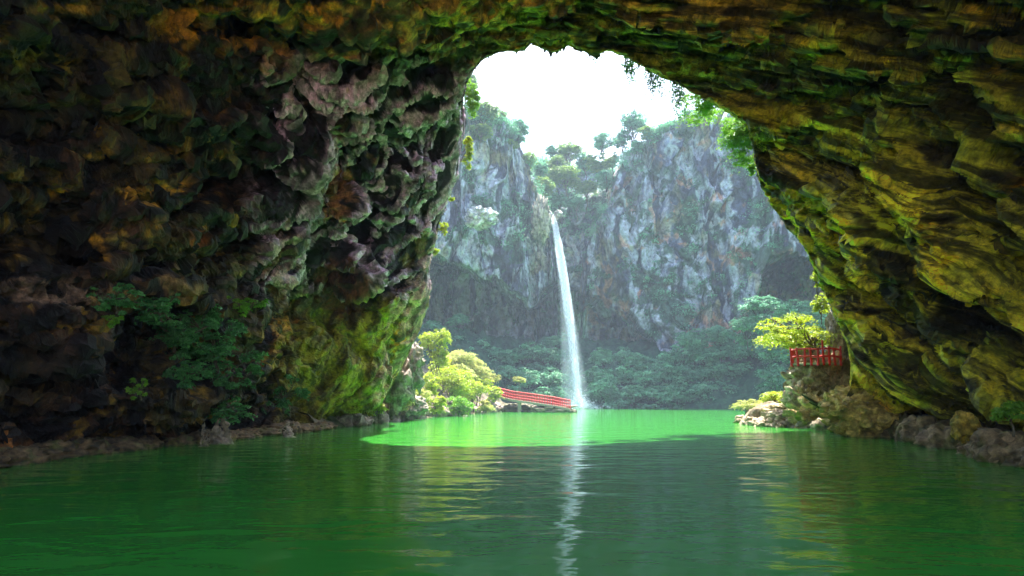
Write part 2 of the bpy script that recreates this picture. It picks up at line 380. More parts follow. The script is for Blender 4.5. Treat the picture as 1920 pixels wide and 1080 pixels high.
    for it in range(30):
        if it % 6 == 0: n_ = grid_normals(S)[1:-1, 1:-1].astype(np.float32)
        dl = (S[:-2, 1:-1]+S[2:, 1:-1]+S[1:-1, :-2]+S[1:-1, 2:])*.25-S[1:-1, 1:-1]
        S[1:-1, 1:-1] += .9*(dl-.97*n_*np.sum(dl*n_, -1, keepdims=True))
    G[r0_:r1_] = S
    # pass 3: fine relief, faded where the sheet is stretched
    nrm3 = grid_normals(G); nrm3 = nrm3*np.sign(np.sum(nrm3*nrm2, -1, keepdims=True))
    sp_ = np.maximum(np.linalg.norm(np.gradient(G, axis=0), axis=-1), np.linalg.norm(np.gradient(G, axis=1), axis=-1))
    f1 = np.clip(.16/np.maximum(sp_, .01), 0, 1); f2 = np.clip(.075/np.maximum(sp_, .01), 0, 1)**1.5
    wf = np.stack([fbm(G/5., 2, 40), fbm(G/5., 2, 50), fbm(G/5., 2, 60)], -1)*.6
    wp = G+wf; wr = bend(G+wf*.4); lw = drp(wp)
    r2 = np.exp(-(web(lw/.8, 33)/.17)**1.3)
    R_ = (facet(frame(wr, NB, (.5, 5, 2.6)), 6, 1.)*.42+saw((.38, 6, 3.5), 212, .5))*f1+facet(frame(wr, NB, (.2, 1.6, .9)), 9, 1.)*.14*f2
    L2 = (facet(frame(wp, NL, (.5, 1.6, 1.1)), 16, 1.1)*.45+ridged(wp/.9, 2, 18)*.16)*f1+facet(wp/.22, 17, 1.)*.1*f2
    D_ = (r2*.32+facet(lw/.45, 37, 1.)*.16)*f1+ridged(wp/.3, 2, 31)*.07*f2
    M_ = (facet(lw/.45, 38, 1.)*.16)*f1+fbm(wp/.25, 2, 38)*.05*f2
    G = G+nrm3*(comb(L2, D_, M_, R_)*edge)[..., None]
    # keep the opening clear: nothing inside the cave may reach in front of the rim outline
    rx_ = np.array([r[1] for r in RIM if r[1] is not None], float); ry_ = np.array([r[2] for r in RIM if r[1] is not None], float)
    ct = (1150., 470.)
    th = np.unwrap(np.arctan2(ry_-ct[1], rx_-ct[0])); rr_ = np.hypot(rx_-ct[0], ry_-ct[1])
    tq = np.linspace(th[0], th[-1], 3000); rim_r = np.interp(tq, th, rr_) if th[-1] > th[0] else np.interp(tq[::-1], th[::-1], rr_[::-1])[::-1]
    qx, qy = proj(G); a_ = np.arctan2(qy-ct[1], qx-ct[0]); lo_, hi_ = min(th[0], th[-1]), max(th[0], th[-1])
    a_ = np.where(a_ < lo_, a_+2*np.pi, a_); a_ = np.where(a_ > hi_, a_-2*np.pi*(a_ > hi_), a_)
    inside = (a_ >= lo_) & (a_ <= hi_)
    rho = np.hypot(qx-ct[0], qy-ct[1]); rr0 = np.interp(a_, tq if th[-1] > th[0] else tq[::-1], rim_r if th[-1] > th[0] else rim_r[::-1])
    lim = rr0+5*fbm(G/1.1, 3, 600)+4*noise(G/.4, 604)
    new = np.where(inside & (rho < lim) & (VV > 2.3) & (G[..., 1] > 12), lim+.12*(lim-rho), rho)
    k_ = (new-rho)/np.maximum(rho, 1); sc_ = G[..., 1]/F
    G[..., 0] += (qx-ct[0])*k_*sc_; G[..., 2] -= (qy-ct[1])*k_*sc_
    # ---------------- colours
    n_a = fbm(wp/2.4, 3, 80); n_b = fbm(wp/.8, 2, 85)*1.25; n_c = fbm(G/6., 3, 88)
    px2, py2 = proj(G); px2 = px2+22*noise(G/1.3, 95)+10*noise(G/.45, 97); py2 = py2+22*noise(G/1.3, 96)+10*noise(G/.45, 98)
    c3 = lambda *c: np.array(c, float)*np.ones(G.shape)
    # right: olive slabs, moss, ochre plates
    sA = ridged(frame(wr, NB, (.48, 13, 7)), 4, 100, .6)
    colR = mix3(c3(.06, .05, .02), c3(.34, .34, .04), ss(.05, .3, sA+.25*n_b))
    colR = mix3(colR, c3(.025, .02, .018), ss(.1, .28, fbm(frame(wr, NB, (1., 15, 8)), 3, 104, .55)+.2*n_b)*.9)
    colR = mix3(colR, c3(.20, .25, .015), ss(.15, .32, n_a+.3*n_b)*.5)
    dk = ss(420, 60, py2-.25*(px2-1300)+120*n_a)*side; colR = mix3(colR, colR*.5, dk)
    # left upper: dark wet rock, brown, with lichen
    colL = mix3(c3(.018, .014, .018), c3(.13, .085, .05), ss(-.05, .35, n_b+.5*n_a))
    colL = mix3(colL, c3(.13, .12, .03), ss(.25, .4, n_c+.5*n_b)*.7)
    colL = mix3(colL, c3(.30, .24, .03), ss(.55, .62, n_b+.35*n_a)*.8)
    top = ss(150, 40, py2)*ss(80, 300, px2)
    colL = mix3(colL, c3(.36, .22, .015), top*ss(-.1, .4, n_b+n_a*.6))
    grn = ss(300, 120, py2)*ss(420, 200, px2)
    colL = mix3(colL, c3(.12, .13, .02), grn*ss(-.2, .4, n_b))
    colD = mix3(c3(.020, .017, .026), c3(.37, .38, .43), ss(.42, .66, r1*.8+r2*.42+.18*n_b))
    colD = mix3(colD, c3(.24, .19, .05), ss(.3, .45, n_c+.6*n_b)*.45)
    colM = mix3(c3(.14, .13, .03), c3(.23, .27, .02), ss(-.3, .4, n_b+n_a))
    colM = mix3(colM, c3(.13, .26, .012), ss(0, .4, n_a)*.8)
    colM = mix3(colM, c3(.33, .29, .24), ss(690, 740, px2)*ss(.05, .5, r1+.6*n_b)*.9)
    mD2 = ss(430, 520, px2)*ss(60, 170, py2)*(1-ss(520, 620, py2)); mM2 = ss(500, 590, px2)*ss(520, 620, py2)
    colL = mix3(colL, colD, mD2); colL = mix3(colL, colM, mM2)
    # arch band near the opening, upper part: olive brown
    band = ss(6.3, 7.3, UU)*(1-ss(9.5, 11, UU))*(1-mD2*.6)
    colB = mix3(c3(.09, .075, .025), c3(.36, .28, .06), ss(-.2, .5, n_b+.5*r2))
    colB = mix3(colB, c3(.38, .26, .02), ss(.2, .5, n_a+.3*n_b)*ss(860, 700, px2))
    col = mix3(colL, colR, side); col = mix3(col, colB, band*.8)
    # purple-grey bare rock just inside the right rim
    col = mix3(col, c3(.10, .085, .08), ss(11.2, 11.8, UU)*(1-ss(13, 14, UU))*(1-ss(3.25, 3.5, VV)))
    def patch(x, y, rx, ry, rot, c, a=1.):
        nonlocal col
        cc, s_ = math.cos(R(rot)), math.sin(R(rot))
        X = ((px2-x)*cc+(py2-y)*s_)/rx; Y_ = (-(px2-x)*s_+(py2-y)*cc)/ry
        col = mix3(col, c3(*c), a*(1-ss(.6, 1.15, X*X+Y_*Y_))*ss(-.5, -.1, n_b)*(UU > .5))
    och = (.50, .34, .03)
    for q in [(252, 352, 34, 13, -22, och), (292, 365, 30, 14, -20, och), (345, 350, 26, 10, -25, och), (180, 288, 9, 16, 0, och), (107, 360, 14, 14, 0, och), (60, 400, 18, 24, 30, (.3, .2, .02)), (30, 330, 28, 14, 0, (.26, .2, .03)),
              (300, 420, 14, 12, 0, (.35, .2, .02)), (375, 440, 16, 20, 20, (.3, .12, .02)), (188, 462, 10, 22, 0, och), (350, 55, 44, 44, -40, och), (310, 40, 30, 20, 0, (.42, .3, .03)), (420, 10, 50, 16, 0, och), (530, 30, 110, 24, 5, och), (580, 20, 60, 26, 0, och),
              (60, 105, 110, 12, 2, (.26, .24, .02)), (260, 215, 90, 16, 2, (.2, .19, .04)), (100, 18, 90, 14, 0, (.3, .24, .03)), (410, 298, 14, 10, 20, (.4, .22, .03)),
              (635, 370, 26, 60, 12, (.26, .17, .06)), (640, 540, 60, 60, 0, (.12, .06, .03)), (520, 640, 26, 70, 20, (.42, .26, .05)), (600, 690, 110, 90, 0, (.20, .21, .02), .8), (650, 730, 60, 70, 0, (.17, .23, .015), .7),
              (700, 620, 24, 90, 25, (.24, .29, .015), .9), (745, 640, 12, 60, 15, (.42, .27, .03)), (772, 590, 18, 110, 12, (.36, .32, .24)), (735, 720, 40, 50, 0, (.42, .35, .28)), (745, 730, 14, 34, 0, (.42, .26, .06)),
              (80, 545, 150, 26, 8, (.24, .21, .17)), (230, 560, 60, 20, 10, (.28, .24, .08)), (330, 540, 60, 24, 10, (.3, .25, .12)), (30, 840, 40, 20, 0, (.34, .17, .03)), (60, 700, 100, 60, 0, (.06, .05, .02), .7),
              (1460, 30, 26, 8, 0, (.34, .32, .03)), (1523, 97, 22, 10, 0, (.4, .4, .03)), (1365, 78, 40, 12, 25, (.40, .26, .04)), (1500, 80, 12, 6, 0, (.36, .3, .03)), (1665, 110, 20, 16, 40, (.36, .32, .02)), (1860, 25, 60, 20, -10, (.34, .27, .03)),
              (1890, 115, 50, 14, 0, (.36, .26, .03)), (1790, 128, 50, 14, 14, (.24, .32, .03)), (1900, 240, 36, 18, 10, (.38, .34, .04)), (1900, 345, 34, 16, 20, (.42, .25, .02)), (1565, 235, 80, 20, 16, (.42, .46, .10), .95),
              (1680, 375, 90, 30, 42, (.62, .54, .05)), (1655, 395, 60, 24, 42, (.5, .56, .07)), (1730, 415, 34, 14, 60, (.6, .42, .03)), (1590, 450, 60, 16, 55, (.58, .46, .04)), (1575, 395, 40, 16, 45, (.26, .28, .10)),
              (1750, 480, 40, 30, 60, (.62, .48, .03)), (1735, 520, 44, 24, 80, (.6, .46, .03)), (1480, 300, 60, 24, 55, (.34, .30, .03)), (1620, 720, 60, 40, 30, (.40, .36, .06), .8), (1590, 640, 30, 26, 0, (.36, .32, .14), .9), (1620, 520, 100, 26, 50, (.34, .32, .03), .8),
              (1700, 700, 80, 40, 40, (.22, .30, .02), .8), (1720, 565, 50, 30, 50, (.38, .36, .04), .8), (1860, 700, 30, 90, -40, (.32, .30, .03), .8), (1630, 765, 50, 20, 0, (.44, .26, .03)), (1870, 560, 80, 18, 55, (.34, .30, .03), .7), (1700, 640, 200, 14, 40, (.38, .36, .04), .6),
              (1520, 420, 60, 10, 50, (.36, .33, .03), .8), (1660, 300, 200, 12, 32, (.32, .32, .03), .7), (1760, 330, 200, 10, 32, (.28, .28, .03), .7), (1600, 190, 160, 10, 12, (.2, .2, .03), .7)]:
        patch(*q)
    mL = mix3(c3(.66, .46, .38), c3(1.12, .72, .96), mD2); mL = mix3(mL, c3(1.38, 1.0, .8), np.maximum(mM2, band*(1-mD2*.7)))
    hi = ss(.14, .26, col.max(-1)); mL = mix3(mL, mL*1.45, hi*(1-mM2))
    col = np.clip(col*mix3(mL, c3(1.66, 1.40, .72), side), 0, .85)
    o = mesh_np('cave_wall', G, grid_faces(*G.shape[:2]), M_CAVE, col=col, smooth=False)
    fx, fy = proj(G); mk = (VV > 2.8)
    WALL.append((fx[mk], fy[mk], G[..., 1][mk]))
    tag(o, 'vast rock cave wall and roof arching over the green water', None, None, 'structure')
make_cave()

# ------------------------------------------------------------------ cliffs round the pool
SCRUB = []; TOPS = {}
def cliff(name, label, a, b, Yb, top, und, dep, back=None, seed=0, nx=420, ny=520, xt=None, tilt=.06):
    pxs = np.linspace(a, b, nx)
    f = lambda tb: np.interp(pxs, [q[0] for q in tb], [q[1] for q in tb])
    Y0, T, U, D = f(Yb)*1.2, f(top), f(und), f(dep)
    T = T+6*noise(np.stack([pxs/14, pxs*0, pxs*0+seed], -1), seed)+3*noise(np.stack([pxs/5, pxs*0, pxs*0], -1), seed+1)
    v = np.linspace(0, 1, ny)[:, None]
    py = 805+(T[None]-805)*v
    PX = np.broadcast_to(pxs[None], py.shape)
    h = (805-py)
    q = np.stack([PX/40., py/40., PX*0+seed], -1)
    Uw = U[None]+14*fbm(q, 3, seed+2)
    Y = Y0[None]+tilt*h*.12
    Y = Y+2.2*D[None]*ss(-3, 16, py-Uw)
    if back is not None:
        B = f(back)[None]
        Y = Y+ss(0, 90, B-py)*16
    G = P(PX, py, Y)
    tow = np.array([0, -1., .15])
    w = G+np.stack([fbm(G/9., 2, seed+4), fbm(G/9., 2, seed+5), fbm(G/9., 2, seed+6)], -1)*2.2
    s1 = np.array([8., 6, 22.]); s2 = np.array([2.6, 2.6, 8.])
    sk = w.copy(); sk[..., 0] = w[..., 0]+w[..., 2]*.25*(1 if seed % 2 else -.5)
    d = facet(sk/s1, seed+7, 1.2)*3.2+facet(sk/s2, seed+8, 1.)*.9+ridged(sk/np.array([6, 6, 34.]), 3, seed+9, .55)*3.2+fbm(w/.8, 3, seed+10)*.22
    G = G+tow*d[..., None]*(1-.35*(py-Uw > 10))[..., None]
    # plateau behind the top edge
    e = G[-1]; steps = []
    for k in range(1, 14):
        q = e+np.array([0, k*2.4, 0]); q[:, 2] += k*.25+noise(q/4., seed)*.8; steps.append(q)
    G2 = np.concatenate([G, np.array(steps)], 0)
    w2 = G2+np.stack([fbm(G2/6., 2, seed+4), fbm(G2/6., 2, seed+5), fbm(G2/6., 2, seed+6)], -1)*1.5
    st = ridged(w2/np.array([3.4, 3.4, 20.]), 4, seed+20, .6); nb = fbm(w2/5., 4, seed+24, .6); nc = fbm(w2/12., 3, seed+27)
    s3 = fbm(w2/np.array([1.3, 1.3, 11.]), 3, seed+21)
    c3 = lambda *c: np.array(c, float)*np.ones(G2.shape)
    col = mix3(c3(.12, .15, .22), c3(.46, .52, .60), ss(-.15, .6, st+.5*nb+.35*s3))
    col = mix3(col, c3(.24, .36, .36), ss(0, .5, nb)*.55)
    col = mix3(col, c3(.04, .05, .09), ss(.08, .3, fbm(w2/np.array([3.4, 3.4, 34.]), 3, seed+30)+.2*nb)*.9)
    col = mix3(col, c3(.34, .31, .12), ss(.2, .5, nc+.2*s3)*.6)
    col = mix3(col, c3(.50, .28, .16), ss(.3, .55, fbm(w2/5., 3, seed+33)+.2*s3)*.75*(seed % 2))
    col = mix3(col, c3(.035, .10, .05), ss(.12, .34, fbm(w2/7., 5, seed+36, .65))*.85)
    col = col*np.array([.86, .80, .84])
    nn = len(G); gm = fbm(w2/7., 5, seed+36, .65) > .22; gm[nn:] = True; gm[nn-14:nn] = True; gm[:120] = False
    if seed == 20: gm[int(nn*.72):] = True
    SCRUB.append((G2[gm], seed)); TOPS[seed] = G2[nn-6:nn+4].reshape(-1, 3)
    o = mesh_np(name, G2, grid_faces(*G2.shape[:2]), M_CLIFF, col=col, smooth=False)
    tag(o, label, None, None, 'structure')
    return G2
cliff('cliff', 'grey blue rock cliff left of the waterfall with overhanging foot', 640, 1046,
      [(640, 84), (760, 98), (820, 108), (960, 118), (1025, 126), (1046, 142)],
      [(640, 120), (800, 190), (880, 226), (945, 246), (975, 272), (992, 320), (1008, 372), (1022, 400), (1034, 430), (1046, 500)],
      [(640, 470), (800, 486), (870, 500), (930, 532), (960, 556), (992, 580), (1010, 560), (1030, 530), (1046, 520)],
      [(640, 20), (1000, 18), (1046, 4)], seed=10)
cliff('cliff', 'hazy recessed rock wall behind the waterfall with green notch above', 985, 1195,
      [(985, 140), (1195, 138)], [(985, 300), (1020, 318), (1050, 335), (1090, 325), (1130, 322), (1195, 330)],
      [(985, 560), (1060, 540), (1120, 545), (1195, 560)], [(985, 16), (1195, 16)], back=[(985, 385), (1030, 405), (1060, 400), (1195, 390)], seed=20, nx=260)
cliff('cliff', 'tall blue grey streaked cliff right of the waterfall', 1084, 1720,
      [(1084, 142), (1100, 134), (1165, 130), (1300, 124), (1450, 112), (1560, 100), (1720, 84)],
      [(1084, 560), (1096, 470), (1118, 430), (1140, 392), (1158, 330), (1180, 285), (1230, 262), (1290, 232), (1400, 205), (1720, 60)],
      [(1084, 570), (1130, 556), (1165, 585), (1205, 625), (1240, 668), (1300, 690), (1385, 690), (1400, 600), (1425, 500), (1470, 474), (1530, 490), (1720, 520)],
      [(1084, 12), (1235, 12), (1270, 1), (1385, 1), (1410, 14), (1720, 14)], seed=31, nx=640)

# ------------------------------------------------------------------ banks
def bank(name, label, shore, run, rise, seed, n=220, m=90, extra=0., color=((.07, .075, .035), (.17, .14, .10))):
    s = np.array([W(x, y) for x, y in shore]); t = np.linspace(0, 1, len(s)); tt = np.linspace(0, 1, n)
    base = np.stack([np.interp(tt, t, s[:, k]) for k in range(3)], -1)
    run = np.array(run, float); v = np.linspace(-.12, 1, m)[:, None]
    G = base[None]+run[None, None]*v[..., None]
    G[..., 2] = np.where(v > 0, rise*np.abs(v)**.75, v*12)+extra
    w = G+np.stack([fbm(G/3., 2, seed), fbm(G/3., 2, seed+1), fbm(G/3., 2, seed+2)], -1)*.7
    d = facet(w/1.6, seed+3)*.45+fbm(w/4., 3, seed+4)*1.1+ridged(w/.7, 3, seed+5)*.18
    G = G+np.array([0, -.35, 1.])*(d*np.clip(np.abs(v)*8+.25, 0, 1))[..., None]
    c = mix3(np.array(color[0])*np.ones(G.shape), np.array(color[1])*np.ones(G.shape), ss(-.4, .4, fbm(w/1.3, 3, seed+6)))
    tag(mesh_np(name, G, grid_faces(*G.shape[:2]), M_BANK, col=c), label, None, None, 'structure')
    return G
bank('bank', 'steep rocky left bank beneath the lime green shrubs', [(600, 806), (660, 797), (715, 790), (800, 782), (870, 776), (930, 771), (965, 768.5)], (-24, 10, 0), 11, 300)
bank('bank', 'dark overgrown slope at the foot of the far cliffs', [(700, 772), (900, 768), (960, 766.5), (1060, 765.5), (1200, 765.5), (1400, 767), (1560, 770), (1700, 774)], (0, 26, 0), 16, 320, n=400,
     color=((.015, .05, .03), (.03, .09, .05)))
bank('bank', 'low pale rock shelf on the right under the red railing', [(1384, 790), (1392, 796), (1440, 799), (1500, 802), (1570, 806), (1630, 812), (1700, 820)], (9, 9, 0), 1.6, 340, n=180, m=70,
     color=((.16, .13, .08), (.36, .29, .2)))
# ------------------------------------------------------------------ plants
def leaves(pts, size, rng, up=.6, asp=.5, out=None):
    """one bent leaf (two faces) per point"""
    n = len(pts)
    nr = rng.normal(size=(n, 3)); nr /= np.linalg.norm(nr, axis=1, keepdims=True)
    nrm = nr*(1-up)+np.array([0, 0, 1.])*up
    if out is not None: nrm += out*.35
    nrm /= np.linalg.norm(nrm, axis=1, keepdims=True)
    t = np.cross(nrm, rng.normal(size=(n, 3))); t /= np.linalg.norm(t, axis=1, keepdims=True)
    b = np.cross(nrm, t)
    L = (size*rng.uniform(.6, 1.35, n))[:, None]
    v = np.stack([pts-t*L*.5, pts+b*L*asp*.5+nrm*L*.08, pts+t*L*.5-nrm*L*.12, pts-b*L*asp*.5+nrm*L*.08], 1)
    f = np.arange(n*4).reshape(n, 4)
    return v.reshape(-1, 3), f
def crown_pts(blobs, n, rng, gap=.1, seed=0, hollow=.55):
    """leaf positions clustered into sprays through several lobes"""
    blobs = np.array(blobs, float); wgt = (blobs[:, 3]*blobs[:, 5])**1.; wgt /= wgt.sum()
    m = max(8, n//26)
    k = rng.choice(len(blobs), m, p=wgt)
    d = rng.normal(size=(m, 3)); d /= np.linalg.norm(d, axis=1, keepdims=True)
    r = hollow+(1-hollow)*rng.uniform(0, 1, m)**.6
    c = blobs[k, :3]+d*r[:, None]*blobs[k, 3:6]
    keep = noise(c/(blobs[:, 3].mean()*.7), seed) > -gap*3
    c = c[keep]; k = k[keep]; d = d[keep]
    rr = blobs[k, 3:6]*.24
    per = n//max(1, len(c))
    cc = np.repeat(c, per, 0); dd = np.repeat(d, per, 0); q = rng.normal(size=cc.shape)*np.repeat(rr, per, 0)*np.array([1, 1, .42])
    q[:, 2] -= (q[:, 0]**2+q[:, 1]**2)*.25/np.maximum(np.repeat(rr[:, 0], per), .05)*.8
    tone = np.repeat(rng.uniform(0, 1, len(c)), per)*.6+rng.uniform(0, 1, len(cc))*.4
    return cc+q, dd, tone
def foliage_mesh(name, blobs, n, size, mat, seed, parent, up=.6, gap=.1, asp=.5, hollow=.55):
    rng = np.random.default_rng(seed)
    p, d, tone = crown_pts(blobs, n, rng, gap, seed, hollow)
    v, f = leaves(p, size, rng, up, asp, d)
    col = np.repeat(tone, 4)[:, None]*np.ones(3)
    return mesh_np(name, v, f, mat, col=col, parent=parent, smooth=False)
def tubes(name, paths, mat, parent=None, seg=6):
    V, Fc = [], []
    for pts, rad in paths:
        pts = np.array(pts, float); rad = np.broadcast_to(np.array(rad, float), (len(pts),))
        t = np.gradient(pts, axis=0); t /= np.linalg.norm(t, axis=1, keepdims=True)+1e-9
        ref = np.array([0, 0, 1.]) if abs(t[:, 2]).mean() < .8 else np.array([1., 0, 0])
        a = np.cross(t, ref); a /= np.linalg.norm(a, axis=1, keepdims=True)+1e-9; b = np.cross(t, a)
        o = sum(len(x) for x in V)
        th = np.linspace(0, 2*np.pi, seg, endpoint=False)
        ring = pts[:, None]+rad[:, None, None]*(a[:, None]*np.cos(th)[None, :, None]+b[:, None]*np.sin(th)[None, :, None])
        V.append(ring.reshape(-1, 3)); n = len(pts)
        for i in range(n-1):
            for j in range(seg):
                j2 = (j+1) % seg
                Fc.append([o+i*seg+j, o+i*seg+j2, o+(i+1)*seg+j2, o+(i+1)*seg+j])
        for e in (0, n-1):                     # caps
            for j in range(1, seg-1, 2):
                q = [o+e*seg, o+e*seg+j, o+e*seg+j+1, o+e*seg+min(j+2, seg-1)]
                if len(set(q)) == 4: Fc.append(q)
    return mesh_np(name, np.concatenate(V), Fc, mat, parent=parent)
def limb(a, b, rng, wob=.12, n=6):
    a = np.array(a, float); b = np.array(b, float); t = np.linspace(0, 1, n)[:, None]
    p = a+(b-a)*t; L = np.linalg.norm(b-a)
    w = rng.normal(size=(n, 3))*L*wob*.35; w[0] = 0; w[-1] = 0
    p[:, 2] += np.sin(t[:, 0]*np.pi)*L*.06
    return p+w
def plant(name, base, blobs, n, size, lm, bm, label, cat, group=None, seed=1, r0=.12, up=.6, gap=.1, asp=.5, fol='foliage', stem='stem', hollow=.55, fork=.35):
    """blobs are (x,y,z,rx,ry,rz) in world space; base is where the stem leaves the ground"""
    base = np.array(base, float); rng = np.random.default_rng(seed+900)
    root = empty(name, base, label, cat, group)
    bl = [(*(np.array(b[:3])-base), *b[3:]) for b in blobs]
    foliage_mesh(fol, bl, n, size, lm, seed, root, up, gap, asp, hollow)
    c = np.mean([b[:3] for b in bl], 0); f = c*fork; paths = [(limb((0, 0, -.3), f, rng), np.linspace(r0, r0*.7, 6))]
    for b in bl:
        e = np.array(b[:3]); paths.append((limb(f, e, rng), np.linspace(r0*.6, r0*.25, 6)))
        for _ in range(3):
            d = rng.normal(size=3); d[2] = abs(d[2])*.5; d /= np.linalg.norm(d)
            paths.append((limb(f+(e-f)*rng.uniform(.5, .95), e+d*np.array(b[3:6])*.75, rng), np.linspace(r0*.3, r0*.08, 6)))
    tubes(stem, paths, bm, root)
    return root
def copy_tree(o, parent=None):
    c = o.copy(); COL.objects.link(c)
    if parent is not None: c.parent = parent
    for ch in list(o.children): copy_tree(ch, c)
    return c
def lobes(c, r, n, seed, flat=.75, q0=(.35, .72), s0=(.38, .58)):
    """n lobes filling an ellipsoid c, r"""
    rng = np.random.default_rng(seed); out = []
    for k in range(n):
        d = rng.normal(size=3); d /= np.linalg.norm(d); q = rng.uniform(*q0)
        s = rng.uniform(*s0)
        out.append((*(np.array(c)+d*np.array(r)*q), r[0]*s, r[1]*s, r[2]*s*flat))
    return out
def px_plant(name, cx, cy, rx, ry, Y, by, n, size, lm, label, cat='shrub', seed=1, group=None, nl=6, bm=None, bx=None, depth=1., flat=.7, q0=(.35, .72), s0=(.38, .58), **kw):
    """a plant seen with its crown centred at photo pixel (cx,cy), rooted below at (bx,by)"""
    s = Y/F; c = P(cx, cy, Y)
    b = P(bx if bx is not None else cx, by, Y)
    rr = (rx*s, rx*s*depth, ry*s)
    return plant(name, b, lobes(c, rr, nl, seed, flat, q0, s0), n, size, lm, bm or M_BARK, label, cat, group, seed, r0=max(.04, rx*s*.045), **kw)

# left bank, in the sun
LS = 'shrubs on the sunny left bank'
for q in [
    (816, 650, 26, 44, 82, 775, 4200, L_LIME, 'tall lime green shrub hugging the cave column, at the left end of the sunny bank'),
    (852, 668, 34, 26, 97, 760, 4200, L_SAGE, 'domed pale green tree crown standing highest on the sunny bank'),
    (893, 688, 30, 24, 100, 765, 3600, L_SAGE, 'feathery pale green tree right of the highest dome on the sunny bank'),
    (840, 716, 44, 40, 86, 775, 6500, L_LIME, 'largest bright yellow green shrub in the middle of the sunny bank'),
    (800, 722, 22, 44, 76, 780, 3000, L_LIME, 'narrow yellow green shrub right beside the foot of the cave column'),
    (888, 730, 32, 26, 92, 770, 3600, L_LIME, 'yellow green shrub above the boulders in the middle of the sunny bank'),
    (918, 708, 22, 14, 104, 765, 1800, L_SAGE, 'small flat topped pale shrub close to the upper end of the red bridge'),
    (926, 742, 18, 26, 101, 770, 2200, L_LIME, 'bright lime shrub at the near end of the red footbridge'),
    (860, 758, 30, 20, 80, 778, 2400, L_GREEN, 'mid green shrub hanging low over the boulders of the sunny bank'),
    (786, 752, 26, 28, 70, 784, 2600, L_SAGE, 'grey green shrub at the waterline below the cave column'),
    (742, 748, 30, 32, 64, 788, 3200, L_SAGE, 'dusty sage bush in front of the pale rock foot of the column'),
    (688, 752, 20, 26, 56, 792, 1800, L_SAGE, 'small sage bush left of the pale rock foot of the column'),
    (830, 690, 26, 26, 92, 765, 2600, L_LIME, 'lime shrub between the tall one by the column and the domed pale crown'),
    (868, 702, 28, 22, 94, 765, 2600, L_SAGE, 'pale shrub filling the slope under the two pale domes'),
    (900, 718, 22, 18, 98, 765, 1800, L_LIME, 'lime shrub left of the small flat topped one'),
    (818, 756, 22, 24, 74, 780, 2200, L_LIME, 'lime shrub rooted between pale boulders below the largest shrub'),
    (712, 770, 16, 16, 58, 792, 900, L_LIME, 'little lime tuft between the dusty sage bush and the water'),
    (770, 728, 16, 26, 70, 784, 1600, L_LIME, 'lime sprig climbing the pale rocks beside the column foot'),
    (765, 775, 18, 14, 66, 786, 1000, L_GREEN, 'small green tuft at the water beside the grey green shrub'),
    (905, 760, 20, 14, 92, 772, 1400, L_SAGE, 'low sage bush at the water below the bridge end')]:
    cx, cy, rx, ry, Y, by, n, lm, lab = q
    px_plant('shrub', cx, cy, rx, ry, Y, by, n, .30 if Y > 75 else .22, lm, lab, 'shrub', seed=int(cx*7+cy), group=LS, up=.55, nl=8)
px_plant('small_tree', 975, 708, 15, 11, 112, 745, 1100, .3, L_SAGE, 'small round headed tree with bare pale trunk behind the red footbridge', 'tree', seed=5, nl=5, bm=M_TWIG, fol='crown', stem='trunk', fork=.7)

# plants peeking past the left edge of the mouth
LV = 'leafy tufts on the left edge of the cave mouth'
for q in [(884, 178, 20, 52, 53, L_GREEN, 2600, 'tall leafy tuft against the sky at the upper left edge of the cave mouth'),
          (878, 285, 14, 40, 55, L_LIME, 1800, 'bright lime tuft hanging beside the dark left edge halfway up the mouth'),
          (846, 372, 8, 9, 58, L_LIME, 300, 'smallest lime tuft on the left edge of the mouth'),
          (830, 430, 11, 20, 59, L_LIME, 800, 'lime tuft on the left edge level with the top of the waterfall'),
          (818, 472, 10, 16, 60, L_LIME, 600, 'yellow tuft low on the left edge above the overhang')]:
    cx, cy, rx, ry, Y, lm, n, lab = q
    px_plant('edge_plant', cx, cy, rx, ry, Y, cy+ry*.8, n, .2, lm, lab, 'plant', seed=int(cx+cy), group=LV, bx=cx-24, nl=7, gap=.05, r0=.05) if False else px_plant('edge_plant', cx, cy, rx, ry, Y, cy+ry*.8, n, .2, lm, lab, 'plant', seed=int(cx+cy), group=LV, bx=cx-24, nl=7, gap=.05)

